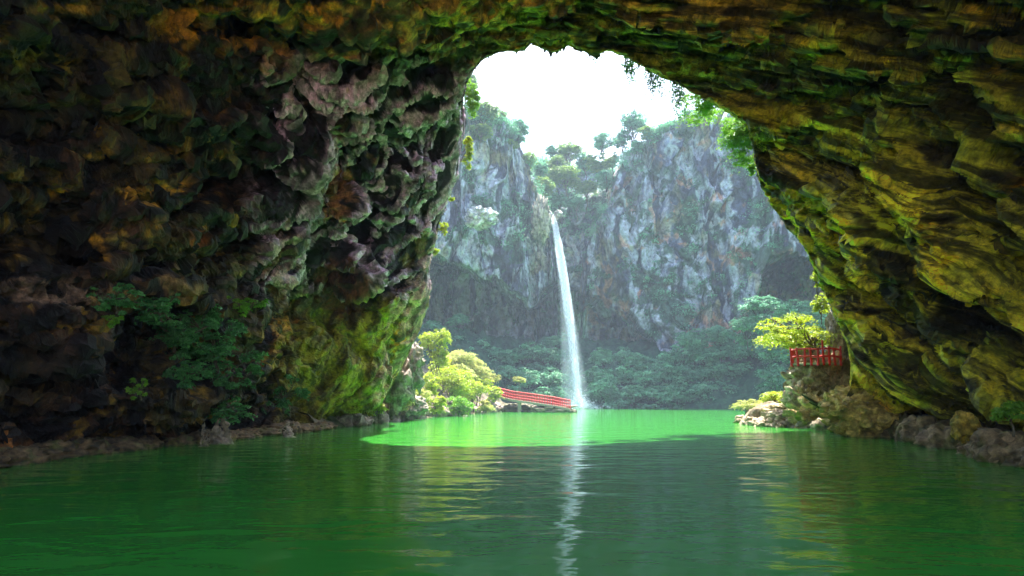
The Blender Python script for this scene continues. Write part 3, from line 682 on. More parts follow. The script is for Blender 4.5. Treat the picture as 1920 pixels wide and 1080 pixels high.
# hanging greenery on the right of the mouth
px_plant('hanging_shrub', 1312, 198, 52, 30, 50, 176, 4200, .2, L_GREEN, 'green leafy branches drooping below the upper right rim of the mouth', 'shrub', seed=61, bx=1330, nl=9, gap=.12)
px_plant('hanging_shrub', 1386, 258, 42, 62, 51, 215, 6500, .2, L_GREEN, 'largest mass of bright green leaves hanging at the right rim of the mouth', 'shrub', seed=62, bx=1415, nl=12, gap=.1)
px_plant('hanging_shrub', 1408, 316, 12, 26, 51.5, 300, 900, .17, L_GREEN, 'thin green tail of leaves hanging lowest on the right rim', 'shrub', seed=63, bx=1424, nl=5, gap=.1)
def vine(name, px, py0, py1, Y, label, group, seed, spread=14, n=7):
    rng = np.random.default_rng(seed); top = P(px, py0, Y)
    root = empty(name, top, label, 'vine', group); paths = []; pts = []
    for k in range(n):
        x = px+rng.uniform(-spread, spread); e = py0+(py1-py0)*rng.uniform(.35, 1)
        a = P(x, py0-14, Y+rng.uniform(-.6, .8))-top; b = P(x+rng.uniform(-6, 6), e, Y+rng.uniform(-.6, .8))-top
        l = limb(a, b, rng, .06, 10); paths.append((l, np.linspace(.03, .012, 10)))
        m = int(60*(e-py0)/40)+18
        i = rng.uniform(0, 9, m); j = i.astype(int); q = l[j]+(l[np.minimum(j+1, 9)]-l[j])*(i-j)[:, None]
        pts.append(q+rng.normal(size=q.shape)*.16)
    pts = np.concatenate(pts); v, f = leaves(pts, .2, rng, .2)
    mesh_np('foliage', v, f, L_DEEP, col=np.repeat(rng.uniform(0, .6, len(pts)), 4)[:, None]*np.ones(3), parent=root, smooth=False)
    tubes('stem', paths, M_BARK, root, 5)
HV = 'vines hanging from the roof of the mouth'
vine('hanging_vine', 1112, 98, 112, 44.2, 'short tuft of dark vine at the crown of the mouth', HV, 1, 5, 3)
vine('hanging_vine', 1182, 108, 162, 45, 'dark vine curtain leftmost under the right shoulder of the mouth', HV, 2, 14, 9)
vine('hanging_vine', 1228, 136, 190, 46, 'longest dark vine curtain hanging against the white sky', HV, 3, 20, 12)
vine('hanging_vine', 1268, 160, 220, 47, 'dark vine next to the green leafy branches at the upper right', HV, 4, 14, 8)

M_DARKROCK = plain('dark_rock', (.07, .065, .05), .8, .08, 5)
def stalactites():
    rng = np.random.default_rng(21)
    for px, y, Y, L in [(915, 102, 44, 11), (948, 92, 42.5, 8), (968, 93, 42, 13), (984, 90, 41.6, 9), (1020, 92, 41, 11), (1033, 98, 40.8, 14), (1044, 96, 40.7, 10), (1088, 92, 40.6, 10), (1104, 101, 40.7, 9), (1118, 102, 40.8, 15), (1130, 96, 41, 8), (1152, 95, 41.2, 9), (1174, 101, 41.5, 13), (1200, 118, 42.4, 12), (1216, 128, 43, 8)]:
        a = P(px, y-16, Y); b = P(px+rng.uniform(-2, 2), y+L*.6, Y); l = limb((0, 0, 0), b-a, rng, .05, 9)
        w = (L/10)*.34; o = tubes('stalactite', [(l, w*np.linspace(1, .12, 9)*(1+.25*rng.normal(size=9)))]+[(l*rng.uniform(.4, .8)+[rng.uniform(-.5, .5), 0, 0], w*np.linspace(.8, .1, 9)) for _ in range(3)], M_DARKROCK, None, 7)
        o.location = [float(x) for x in a]
        tag(o, 'small dark stalactite cluster fringing the top edge of the cave mouth', 'stalactite', 'stalactites along the top of the mouth')
stalactites()
# right: tree over the railing, low shrubs on the shelf
px_plant('leafy_tree', 1492, 618, 86, 38, 54, 690, 7500, .2, L_LIME, 'bright lime tree leaning out over the red railing', 'tree', seed=71, bx=1552, nl=22, flat=.7, q0=(.2, .95), s0=(.22, .4), fol='crown', stem='trunk', gap=.12)
RS = 'low shrubs on the right shelf'
for q in [(1398, 756, 30, 14, 64, L_SAGE, 1900, 'low sage shrub at the far tip of the right rock shelf'), (1452, 748, 36, 20, 60, L_LIME, 3000, 'lime shrub spreading over the pale rock shelf'),
          (1484, 744, 22, 18, 57, L_LIME, 1700, 'yellowish shrub tucked against the pillar under the railing'), (1532, 520, 12, 26, 55, L_LIME, 900, 'small lime tuft high on the right edge of the mouth'),
          (1540, 570, 16, 26, 55, L_LIME, 1200, 'lime tuft above the leaning tree on the right edge'), (1500, 700, 14, 12, 52, L_GREEN, 700, 'green tuft growing out under the railing')]:
    cx, cy, rx, ry, Y, lm, n, lab = q
    px_plant('shelf_shrub', cx, cy, rx, ry, Y, cy+ry*1.2, n, .2, lm, lab, 'shrub', seed=int(cx), group=RS, nl=7)
px_plant('wall_fern', 1898, 772, 36, 24, 21, 800, 1500, .13, L_GREEN, 'bright green leafy plant among dark rocks at the right edge', 'plant', seed=77, nl=6)

# dark creeper on the left cave wall
CR = 'leafy plants growing on the dark left wall'
for q in [(215, 560, 46, 22, 27, L_DEEP, 1500, 'small creeper on the wall left of the main green mass'), (300, 575, 50, 26, 27.5, L_DEEP, 2000, 'creeper clump topmost above the dark hollow'),
          (322, 626, 62, 40, 27.5, L_DEEP, 3600, 'wide creeper clump over the dark hollow on the left wall'), (402, 664, 62, 56, 28.5, L_DEEP, 5600, 'densest bright creeper clump right of the hollow'),
          (452, 575, 36, 20, 30, L_GREEN, 1200, 'green creeper sprig reaching right towards the mossy ledge'), (412, 770, 52, 18, 28, L_DEEP, 1700, 'flat leafy clump lowest over the pale stone roots'),
          (435, 715, 40, 30, 29, L_DEEP, 1900, 'creeper clump between the dense and the lowest leafy clumps'), (528, 745, 34, 36, 34, L_DEEP, 1800, 'dim green bush in the alcove right of the pale stone roots'),
          (345, 700, 44, 34, 28, L_DEEP, 2200, 'dim creeper clump beneath the wide one over the dark hollow'), (380, 610, 40, 26, 28, L_DEEP, 1700, 'creeper clump between the wide one and the green sprig'), (262, 728, 20, 14, 27, L_GREEN, 500, 'tiny green tuft above the left pale stone root'), (205, 598, 26, 14, 26.5, L_GREEN, 500, 'yellowish tuft under the small left creeper')]:
    cx, cy, rx, ry, Y, lm, n, lab = q
    Yw = wall_y(cx, cy, 14) or Y
    px_plant('creeper', cx, cy, rx*1.15, ry*1.25, Yw-.5, cy+ry*.6, int(n*1.5), .17, lm, lab, 'creeper', seed=int(cx*3), group=CR, nl=24, bx=cx+4, gap=.15, depth=.55, flat=.9, hollow=.1, up=.45, q0=(.2, 1.15), s0=(.14, .34), fork=.6)

# thicket at the foot of the far cliffs
protos = []
for k in range(6):
    rng = np.random.default_rng(400+k)
    bl = lobes((0, 0, 5.2), (3.4, 3.4, 2.5), 11, 410+k, .6)
    for _ in range(3): bl.append((rng.uniform(-2, 2), rng.uniform(-2, 2), rng.uniform(1.5, 3.4), 1.6, 1.6, .9))
    o = plant('thicket_tree', (0, 0, 0), bl, 5200, .45, L_TEAL, M_DARKBARK, 'x', 'tree', 'x', seed=420+k, r0=.12, fol='crown', stem='trunk', gap=.14, hollow=.6)
    protos.append(o)
used = set()
def thicket(px, py, Y, s, lab, grp, rng):
    k = int(rng.integers(6)); o = protos[k]
    if k in used: o = copy_tree(o)
    used.add(k)
    Y = Y+6; s = s*1.06; b = P(px, py, Y)-np.array([0, 0, 5.2*s]); o.location = [float(x) for x in b]; o.rotation_euler = (0, 0, float(rng.uniform(0, 6.3)))
    o.scale = (s, s, s*float(rng.uniform(.85, 1.1))); o['label'] = lab; o['group'] = grp; o['category'] = 'tree'
rng = np.random.default_rng(55)
T1 = ('shade green tree of the dim thicket left of the waterfall under the big overhang', 'trees left of the waterfall')
T2 = ('blue green tree at the water edge in the thicket right of the waterfall', 'waterside trees right of the waterfall')
T3 = ('blue green tree on the slope above the waterside trees, right of the waterfall', 'slope trees right of the waterfall')
T4 = ('shadowed tree on the rise below the right hand cavern', 'trees below the right cavern')
for px, py, Y, s in [(812, 612, 132, .9), (850, 640, 134, .9), (895, 655, 136, 1.), (940, 668, 136, 1.), (985, 650, 138, 1.2), (1025, 655, 140, 1.2), (905, 695, 132, 1.), (950, 700, 130, 1.), (995, 700, 131, 1.1), (1035, 700, 133, 1.1), (1010, 735, 128, .9), (1045, 738, 129, .8), (960, 735, 127, .8), (1045, 632, 144, .9), (860, 600, 140, .7)]:
    thicket(px, py, Y, s, *T1, rng)
for px in range(1125, 1400, 34):
    thicket(px+rng.uniform(-8, 8), 738+rng.uniform(-8, 6), 129, rng.uniform(.8, 1.05), *T2, rng)
for px in range(1125, 1460, 40):
    thicket(px+rng.uniform(-8, 8), 700+rng.uniform(-8, 8), 133, rng.uniform(.9, 1.2), *T3, rng)
for px, py in [(1135, 668), (1180, 668), (1275, 665), (1320, 658), (1365, 650), (1405, 655), (1240, 680), (1445, 660), (1350, 625), (1300, 640)]:
    thicket(px, py, 136-max(0, px-1250)*.05, rng.uniform(.9, 1.15), *T3, rng)
for px, py in [(1400, 605), (1440, 595), (1480, 580), (1515, 575), (1460, 625), (1505, 620), (1430, 570), (1480, 660), (1440, 700), (1480, 710), (1535, 600)]:
    thicket(px, py, 116-max(0, px-1400)*.06, rng.uniform(.8, 1.05), *T4, rng)

# trees along the cliff tops
RT = 'trees along the skyline'
for q in [(905, 212, 30, 24, 116, 250, 'leafy tree topping the left cliff beside the cave edge', L_TOP, 8, 2600), (880, 160, 16, 30, 110, 230, 'tall slim tree highest on the left cliff top', L_TOP, 6, 1800),
          (935, 222, 22, 18, 119, 260, 'rounded tree between the left clump and the umbrella tree', L_TOP, 6, 1600), (968, 246, 26, 28, 122, 330, 'airy umbrella shaped tree on the right end of the left cliff', L_TEAL, 9, 1900),
          (985, 300, 22, 26, 124, 350, 'dark tree on the step below the umbrella tree', L_TOP, 6, 1700), (1034, 284, 16, 14, 142, 320, 'faint small tree standing left in the notch', L_TEAL, 5, 700),
          (1068, 284, 30, 20, 142, 325, 'broad lime topped tree in the middle of the notch', L_TOP, 8, 2200), (1098, 300, 22, 20, 140, 335, 'dark round tree right of the broad one in the notch', L_TEAL, 6, 1500),
          (1064, 326, 38, 24, 137, 360, 'broad sunlit green tree just above the waterfall notch', L_TOP, 9, 3000), (1132, 264, 26, 20, 138, 312, 'airy tree with thin trunks on the skyline right of the notch', L_TEAL, 8, 1300),
          (1188, 232, 32, 24, 134, 300, 'tallest spreading tree on the skyline right of the notch', L_TEAL, 10, 2000), (1168, 262, 18, 16, 134, 300, 'small tree under the tallest spreading tree', L_TEAL, 5, 800),
          (1215, 250, 22, 18, 130, 280, 'scrubby tree where the right cliff top starts', L_TOP, 6, 1100), (1150, 300, 22, 14, 135, 320, 'low bush on the saddle left of the right cliff', L_TOP, 5, 900), (1020, 352, 22, 26, 131, 385, 'bush clinging to the slope left of the waterfall lip', L_TOP, 6, 1500),
          (1000, 385, 18, 26, 127, 410, 'bush on the cliff corner beside the waterfall lip', L_TOP, 6, 1200), (1052, 372, 22, 20, 135, 400, 'dim bush directly above the waterfall lip', L_TEAL, 6, 1200), (1260, 236, 18, 12, 127, 255, 'low scrub on the right cliff top below the vines', L_TOP, 5, 700), (1100, 350, 26, 18, 138, 380, 'bush on the slope right above the waterfall', L_TOP, 6, 1200),
          (952, 268, 22, 16, 120, 290, 'scrubby bush under the umbrella tree on the left cliff', L_TOP, 6, 1300), (1042, 306, 24, 18, 139, 330, 'rounded green tree left of the broad one in the notch', L_TOP, 6, 1500),
          (1122, 302, 26, 20, 137, 330, 'full crowned tree under the airy one on the skyline', L_TOP, 7, 1600), (1140, 334, 26, 20, 135, 360, 'hazy bush on the slope below the saddle', L_TEAL, 6, 1300),
          (1012, 318, 18, 22, 134, 345, 'slim bush on the left side of the notch', L_TEAL, 5, 1000), (1240, 256, 22, 16, 128, 272, 'bush on the shoulder of the right cliff', L_TEAL, 5, 1000),
          (1082, 382, 22, 16, 136, 400, 'small bush right of the waterfall lip', L_TEAL, 5, 900), (900, 244, 26, 14, 114, 262, 'low hedge like scrub on the left cliff edge', L_TOP, 6, 1400),
          (1196, 276, 18, 14, 131, 290, 'dark bush below the tallest skyline tree', L_TEAL, 5, 800)]:
    cx, cy, rx, ry, Y, by, lab, lm, nl, n = q
    px_plant('ridge_tree', cx, cy, rx, ry, Y*1.2, by+14, int(n*2.6), .5, lm, lab, 'tree', seed=int(cx*5+cy), group=RT, nl=nl+3, fol='crown', stem='trunk', gap=.25, fork=.5, flat=.85, hollow=.25)

def scrub():
    rng = np.random.default_rng(88); P_, T_ = [], []
    for pts, sd_ in SCRUB:
        n = {10: 420, 20: 900, 31: 560}[sd_]; c = pts[rng.integers(0, len(pts), n)]
        r = rng.uniform(.35, .9, n); m = 34
        q = np.repeat(c, m, 0)+rng.normal(size=(n*m, 3))*np.repeat(r, m)[:, None]*np.array([1, .8, .6])+np.array([0, -.4, .35])
        P_.append(q); T_.append(np.repeat(rng.uniform(0, .8, n), m)+rng.uniform(0, .2, n*m))
        top = TOPS[sd_]; n = 170; c = top[rng.integers(0, len(top), n)]; r = rng.uniform(.9, 2., n); m = 150
        q = np.repeat(c, m, 0)+rng.normal(size=(n*m, 3))*np.repeat(r, m)[:, None]*np.array([.7, .6, .5])+np.array([0, 0, .8])
        P_.append(q); T_.append(np.repeat(rng.uniform(.1, .9, n), m)+rng.uniform(0, .2, n*m))
    P_ = np.concatenate(P_); T_ = np.concatenate(T_); v, f = leaves(P_, .4, rng, .5)
    o = mesh_np('cliff_scrub', v, f, L_TEAL, col=np.repeat(T_, 4)[:, None]*np.ones(3), smooth=False)
    tag(o, 'scrub and creepers clinging to ledges of the far cliffs', 'scrub', None, 'stuff')
scrub()

# ------------------------------------------------------------------ rocks
def ico(sub):
    bm = bmesh.new(); bmesh.ops.create_icosphere(bm, subdivisions=sub, radius=1)
    v = np.array([x.co[:] for x in bm.verts]); f = np.array([[l.index for l in x.verts] for x in bm.faces]); bm.free(); return v, f
ICO = {3: ico(3), 4: ico(4), 5: ico(5), 6: ico(6)}
def rock(name, c, r, label, group=None, seed=1, sub=4, c1=(.13, .11, .09), c2=(.34, .28, .22), cat='rock', mat=None, stretch=(1, 1, 1), rough=.28, rot=0., moss=.6):
    v, f = ICO[sub]; r = np.array(r, float)
    q = v*1.6*np.array(stretch)+seed*7.31
    d = 1+facet(q*1.1, seed, 1.2)*rough+facet(q*2.6, seed+1, 1.)*rough*.45+ridged(q*1.3, 4, seed+2)*rough*.5+fbm(q*5, 3, seed+3)*rough*.12
    p = v*d[:, None]*r
    a = R(rot); p = p@np.array([[math.cos(a), math.sin(a), 0], [-math.sin(a), math.cos(a), 0], [0, 0, 1]])
    w = p+np.array(c)
    t = ss(-.5, .5, fbm(w/max(.3, r.min()*.6), 4, seed+5))
    col = np.array(c1)+(np.array(c2)-np.array(c1))*t[:, None]
    g = ss(.15, .5, fbm(w/max(.5, r.min()), 3, seed+6))[:, None]; col = col+(np.array((.12, .14, .03))-col)*g*moss
    o = mesh_np(name, p, f, mat or M_SHORE, col=col)
    o.location = [float(x) for x in c]; tag(o, label, cat, group)
    return o
rng = np.random.default_rng(9)
def shore_rocks(line, n, smin, smax, label, group, c1, c2, seed, inland=(0, 0), zf=.6):
    s = [W(*q) for q in line]; t = np.linspace(0, 1, len(s)); s = np.array(s)
    rr = np.random.default_rng(seed)
    for k in range(n):
        u = (k+rr.uniform(.1, .9))/n; c = np.array([np.interp(u, t, s[:, i]) for i in range(3)])
        c[:2] += np.array(inland)*rr.uniform(0, 1)
        z = rr.uniform(smin, smax); r = (z*rr.uniform(.8, 1.5), z*rr.uniform(.8, 1.5), z*rr.uniform(.5, .95)*zf*1.5)
        c[2] = r[2]*.15+np.hypot(*inland)*0
        rock('shore_rock', c, r, label, group, seed+k, 4, c1, c2, rot=rr.uniform(0, 180))
shore_rocks([(-40, 880), (120, 856), (300, 838), (480, 820), (640, 803)], 60, .3, .75, 'dark brown rock in the rubble at the left waterline inside the cave', 'rubble along the left waterline', (.05, .035, .02), (.22, .14, .07), 1000, (-1.2, 0))
shore_rocks([(650, 799), (715, 791), (800, 783), (870, 777), (945, 771)], 34, .6, 1.3, 'pinkish grey boulder at the waterline of the sunny left bank', 'boulders along the sunny left bank', (.13, .10, .08), (.34, .26, .21), 1100, (-2.5, .5), .8)
shore_rocks([(1388, 792), (1420, 799), (1500, 803), (1570, 808), (1620, 814)], 20, .35, .8, 'pale tan rock along the waterline of the right shelf', 'rocks along the right shelf', (.22, .17, .1), (.48, .37, .26), 1200, (2., 1.2), .75)
shore_rocks([(1610, 814), (1700, 824), (1800, 845), (1870, 862), (1960, 885)], 30, .35, .9, 'brown craggy rock heaped at the right waterline inside the cave', 'craggy rocks at the right waterline', (.11, .075, .035), (.36, .25, .13), 1300, (1.8, .5), .9)
shore_rocks([(1760, 815), (1830, 825), (1960, 840)], 10, .5, 1.1, 'dark brown rock in the upper row of the heap at the right edge', 'upper rocks of the heap at the right edge', (.10, .07, .04), (.3, .22, .13), 1400, (1.8, .6), 1.)
def px_rock(name, cx, cy, rx, ry, Y, label, seed, depth=1., **kw):
    if cx > 1600:
        w_ = wall_y(cx, cy, 16); Y = min(Y, w_-.8) if w_ else Y
    s = Y/F
    return rock(name, P(cx, cy, Y), (rx*s, rx*s*depth, ry*s), label, seed=seed, **kw)
def stone_root(cx, y0, y1, w, Y, label, seed, c1, c2, n=9):
    Y = min(Y, (wall_y(cx, y0, 10) or Y)-.2); rng = np.random.default_rng(seed); top = P(cx, y0, Y); s_ = Y/F; V = []; Fc = []; C = []; o_ = 0
    for k in range(n):
        u = -1+2*(k+.5)/n+rng.uniform(-.1, .1); bx = cx+u*w; tx = cx+u*w*.45+rng.uniform(-2, 2)
        a = P(tx, y0+rng.uniform(0, .5)*(y1-y0), Y+rng.uniform(-.2, .4)); b = P(bx, y1+5, Y-abs(rng.normal())*.35)
        t = np.linspace(0, 1, 26); L = a+(b-a)*t[:, None]+np.stack([noise(np.stack([t*3+k, t*0+seed, t*0], -1), 5)*.22, t*0, t*0], -1)
        r = .4*(.10+.17*t**1.5+.05*noise(np.stack([t*6, t*0+k, t*0], -1), seed))*rng.uniform(.7, 1.5)*w*s_*1.9
        th = np.linspace(0, 2*np.pi, 15)[:-1]
        ring = L[:, None]+r[:, None, None]*np.stack([np.cos(th), np.sin(th), th*0], -1)[None]
        ring += (facet(ring*4, seed, 1.)*.06+ridged(ring*3, 3, seed)*.05)[..., None]*np.stack([np.cos(th), np.sin(th), th*0], -1)[None]
        V.append(ring.reshape(-1, 3)-top)
        for i in range(25):
            for j in range(14): Fc.append([o_+i*14+j, o_+i*14+(j+1) % 14, o_+(i+1)*14+(j+1) % 14, o_+(i+1)*14+j])
        o_ += 26*14
    V = np.concatenate(V); tt = ss(-.4, .4, fbm((V+top)*2.5, 3, seed))[:, None]
    o = mesh_np('stone_root', V, Fc, M_SHORE, col=np.array(c1)+(np.array(c2)-np.array(c1))*tt); o.location = [float(x) for x in top]
    tag(o, label, 'rock')
stone_root(412, 782, 828, 26, 28.5, 'pale limestone root directly under the flat leafy clump', 2002, (.14, .11, .07), (.32, .25, .18), 7)
stone_root(384, 778, 832, 9, 28, 'thin limestone root just left of the one under the leafy clump', 2003, (.14, .11, .07), (.32, .25, .18), 4)
stone_root(540, 790, 815, 12, 34, 'stubby limestone root under the dim alcove bush', 2005, (.2, .16, .12), (.42, .35, .28), 5)
px_rock('boulder', 742, 716, 30, 44, 62, 'big warm pinkish boulder forming the foot of the cave column', 2010, sub=5, c1=(.15, .11, .08), c2=(.34, .27, .22), rough=.34)
px_rock('boulder', 772, 690, 20, 36, 63, 'knobbly pale boulder to the right of the column foot', 2011, sub=5, c1=(.13, .11, .09), c2=(.32, .28, .24), rough=.34)
px_rock('boulder', 770, 762, 24, 20, 66, 'pale boulder with dark hollow near the sage bush', 2012, sub=5, c1=(.13, .11, .09), c2=(.34, .28, .24), rough=.34)
px_rock('rock_pillar', 1550, 744, 58, 64, 53.2, 'thick craggy rock pillar carrying the red railing platform', 2020, sub=6, c1=(.20, .14, .07), c2=(.55, .40, .26), rough=.42, cat='rock pillar', depth=.7, stretch=(1.2, 1.2, .9), moss=.15)
px_rock('boulder', 1512, 716, 26, 26, 51.6, 'knobbly pinkish rock bulging under the front corner of the railing', 2030, sub=5, c1=(.24, .17, .1), c2=(.58, .44, .32), rough=.42, moss=.1)
px_rock('boulder', 1506, 750, 24, 24, 50.6, 'tan boulder wedged below the knobbly pinkish rock', 2034, sub=5, c1=(.24, .18, .1), c2=(.58, .44, .28), rough=.4, moss=.1)
px_rock('boulder', 1524, 778, 38, 30, 50.2, 'upright yellow brown boulder in front of the rock pillar at the waterline', 2031, sub=5, c1=(.32, .21, .07), c2=(.68, .48, .22), rough=.36, moss=.2)
px_rock('boulder', 1580, 770, 40, 38, 48.6, 'ochre humped boulder between the pillar and the long ledge rock', 2032, sub=5, c1=(.32, .21, .05), c2=(.66, .46, .14), rough=.34, moss=.2)
px_rock('boulder', 1470, 786, 30, 16, 52.5, 'flat warm slab at the waterline before the rock pillar', 2033, sub=5, c1=(.26, .19, .12), c2=(.55, .42, .3), rough=.3, moss=.1)
px_rock('boulder', 1612, 776, 60, 40, 49, 'ochre rounded boulder right of the rock pillar', 2021, sub=6, c1=(.30, .20, .05), c2=(.62, .44, .12), rough=.26)
px_rock('boulder', 1655, 790, 62, 30, 43, 'long ridged grey brown ledge rock sliding into the water', 2022, sub=6, c1=(.14, .11, .07), c2=(.44, .34, .22), rough=.34, stretch=(.7, 2, 2))
px_rock('boulder', 1810, 800, 22, 26, 27, 'square ochre block standing in the dark undercut', 2023, sub=5, c1=(.24, .16, .02), c2=(.5, .34, .05), rough=.2)
px_rock('boulder', 1470, 778, 44, 20, 56, 'sandy boulder on the shelf below the lime shrubs', 2024, sub=5, c1=(.3, .22, .08), c2=(.5, .4, .22), rough=.25)
px_rock('boulder', 1576, 640, 18, 50, 54, 'lumpy pale rock post right beside the red railing', 2025, sub=5, c1=(.2, .17, .12), c2=(.46, .4, .33), rough=.3, stretch=(1.5, 1.5, .8))
px_rock('calcite_rock', 903, 408, 26, 17, 131, 'white calcite knob jutting from the left cliff', 2026, sub=5, c1=(.4, .42, .46), c2=(.8, .8, .82), rough=.4, mat=M_CLIFF)
px_rock('limestone_rock', 1028, 404, 7, 9, 149, 'small rock parting the water at the left of the waterfall lip', 2028, sub=4, c1=(.2, .2, .2), c2=(.45, .45, .45), mat=M_CLIFF)
px_rock('limestone_rock', 1047, 402, 7, 8, 149, 'small rock at the right of the waterfall lip', 2029, sub=4, c1=(.2, .2, .2), c2=(.45, .45, .45), mat=M_CLIFF)
px_rock('limestone_rock', 1014, 412, 14, 34, 145, 'pale ribbed rock curtain left of the waterfall lip', 2027, sub=5, c1=(.2, .19, .15), c2=(.52, .48, .38), rough=.4, mat=M_CLIFF, stretch=(2.2, 2.2, .4))

# ------------------------------------------------------------------ waterfall
def waterfall():
    lip = P(1036, 402, 150.); foot = P(1084, 766, 131.)
    root = empty('waterfall', foot, 'tall thin white waterfall dropping from the notch into the green pool', 'waterfall')
    def mat(name, dens, emis=0):
        m, nt, b = newmat(name); L = nt.links.new
        b.inputs['Base Color'].default_value = (.92, .97, 1, 1); b.inputs['Roughness'].default_value = .6
        tr = N(nt, 'ShaderNodeBsdfTranslucent'); tr.inputs['Color'].default_value = (.78, .90, 1, 1)
        ms = N(nt, 'ShaderNodeMixShader'); ms.inputs[0].default_value = .5; L(b.outputs[0], ms.inputs[1]); L(tr.outputs[0], ms.inputs[2])
        tp = N(nt, 'ShaderNodeBsdfTransparent'); m2 = N(nt, 'ShaderNodeMixShader')
        at = N(nt, 'ShaderNodeAttribute', attribute_name='Col'); tc = N(nt, 'ShaderNodeTexCoord'); mp = N(nt, 'ShaderNodeMapping'); mp.inputs['Scale'].default_value = (4.2, 4.2, .1)
        L(tc.outputs['Object'], mp.inputs['Vector']); n1 = N(nt, 'ShaderNodeTexNoise', Scale=1., Detail=5., Roughness=.65); L(mp.outputs[0], n1.inputs['Vector'])
        mr = N(nt, 'ShaderNodeMapRange'); mr.inputs[1].default_value = .36; mr.inputs[2].default_value = .64; mr.inputs[3].default_value = .04; mr.inputs[4].default_value = 1.; L(n1.outputs[0], mr.inputs[0])
        sx = N(nt, 'ShaderNodeSeparateColor'); L(at.outputs['Color'], sx.inputs[0])
        mu = N(nt, 'ShaderNodeMath', operation='MULTIPLY'); L(sx.outputs[0], mu.inputs[0]); L(mr.outputs[0], mu.inputs[1])
        mu2 = N(nt, 'ShaderNodeMath', operation='MULTIPLY', use_clamp=True); L(mu.outputs[0], mu2.inputs[0]); mu2.inputs[1].default_value = dens
        L(mu2.outputs[0], m2.inputs[0]); L(tp.outputs[0], m2.inputs[1]); L(ms.outputs[0], m2.inputs[2]); L(m2.outputs[0], nt.nodes['Material Output'].inputs['Surface'])
        return m
    nz, nw = 90, 24
    t = np.linspace(0, 1, nz)[:, None]
    pyc = [402, 440, 500, 560, 640, 700, 766]; pxc = [1036, 1044, 1054, 1063, 1073, 1079, 1086]
    py = 402+(766-402)*t; pc = np.interp(py, pyc, pxc); Y = 152-21*np.sqrt(t)**1.3
    def sheet(name, wfun, afun, dens, dy, m, off=0, layers=1):
        V, Fc, C = [], [], []
        for l in range(layers):
            u = np.linspace(-1, 1, nw)[None]
            wd_ = wfun(t); px = pc+off*t+u*wd_; pts = P(px, py+0*u, Y+dy*(l-layers/2)*.5+.5*np.cos(u*2.5+l)+0*px)
            pts += np.stack([noise(pts*np.array([.8, .8, .12]), 70+l)*.25]*3, -1)*np.array([1, 1, 0])
            a = afun(t, u)*np.ones(px.shape)
            V.append((pts-foot).reshape(-1, 3)); Fc.append(grid_faces(nz, nw)+l*nz*nw); C.append((a[..., None]*np.ones(3)).reshape(-1, 3))
        mesh_np(name, np.concatenate(V), np.concatenate(Fc), m, col=np.concatenate(C), parent=root)
    edge = lambda u: np.clip(1-np.abs(u)**2.2, 0, 1)
    sheet('stream', lambda t: 5+3*ss(0, .25, t)+2*t, lambda t, u: edge(u)*lerp(3., .6, ss(.25, .7, t)), 1.1, 1., mat('falling_water', 1.3), layers=3)
    sheet('veil', lambda t: 6+8*t+18*t*t, lambda t, u: edge(u)*lerp(.3, .42, ss(.3, .9, t)), .8, 1.6, mat('water_veil', .75), layers=4, off=-6)
    sheet('veil', lambda t: 3+1.5*t, lambda t, u: edge(u)*.9, .8, .5, mat('water_thread', .8), layers=1, off=-2)
    rng = np.random.default_rng(3); n = 4000
    a = rng.uniform(0, 6.28, n); r = np.abs(rng.normal(size=n))*2.6
    p = np.stack([np.cos(a)*r, np.sin(a)*r*.6, np.abs(rng.normal(size=n))*1.5*np.exp(-r/4)], -1)
    v, f = leaves(p, .16, rng, 0, .8)
    mesh_np('splash', v, f, plain('foam', (.8, .88, .95), .6), parent=root, smooth=False)
waterfall()

# ------------------------------------------------------------------ red footbridge
def box(c, ax, ay, az):
    c = np.array(c, float); v = np.array([c+i*np.array(ax)+j*np.array(ay)+k*np.array(az) for i in (-1, 1) for j in (-1, 1) for k in (-1, 1)])
    return v, np.array([(0, 1, 3, 2), (4, 6, 7, 5), (0, 4, 5, 1), (2, 3, 7, 6), (0, 2, 6, 4), (1, 5, 7, 3)])
def bevel(o, w):
    m = o.modifiers.new('bevel', 'BEVEL'); m.width = w; m.segments = 2; m.limit_method = 'ANGLE'
def footbridge():
    pts = np.array([P(934, 742, 104), P(960, 748.5, 103), P(1000, 754, 102), (P(1040, 760, 101)), P(1069, 766, 100)])
    root = empty('footbridge', pts[2], 'narrow footbridge with bright red railings sloping towards the waterfall', 'bridge')
    o0 = pts[2]; n = 34; t = np.linspace(0, 4, n)
    line = np.stack([np.interp(t, range(5), pts[:, k]) for k in range(3)], -1)-o0
    side = np.array([.12, 1., 0])*.85
    V = []; 
    for p in line: V += [p-side*1.12-[0, 0, .0], p+side*1.12, p+side*1.12-[0, 0, .32], p-side*1.12-[0, 0, .32]]
    Fc = []
    for i in range(n-1):
        for j in range(4): Fc.append([i*4+j, i*4+(j+1) % 4, (i+1)*4+(j+1) % 4, (i+1)*4+j])
    Fc += [[0, 1, 2, 3], [(n-1)*4+3, (n-1)*4+2, (n-1)*4+1, (n-1)*4]]
    mesh_np('deck', V, Fc, M_DECK, parent=root, smooth=False)
    for s_ in (-1, 1):
        for h, r in ((1.18, .09), (.72, .06), (.3, .07)):
            tubes('rail', [(line+side*s_+[0, 0, h], r)], M_RED, root, 8)
        for i in range(n):
            p = line[i]+side*s_; tubes('post', [([p, p+[0, 0, .6], p+[0, 0, 1.28]], [.06, .055, .05])], M_RED, root, 8)
    for q in (1.35, 2.6, 3.7):
        p = np.array([np.interp(q, range(5), pts[:, k]) for k in range(3)])-o0
        h = p[2]+o0[2]+1.2; v, f = box(p-[0, 0, .34+h/2], (.28, 0, 0), (0, .8, 0), (0, 0, h/2))
        bevel(mesh_np('pier', v, f, M_DECK, parent=root, smooth=False), .04)
footbridge()
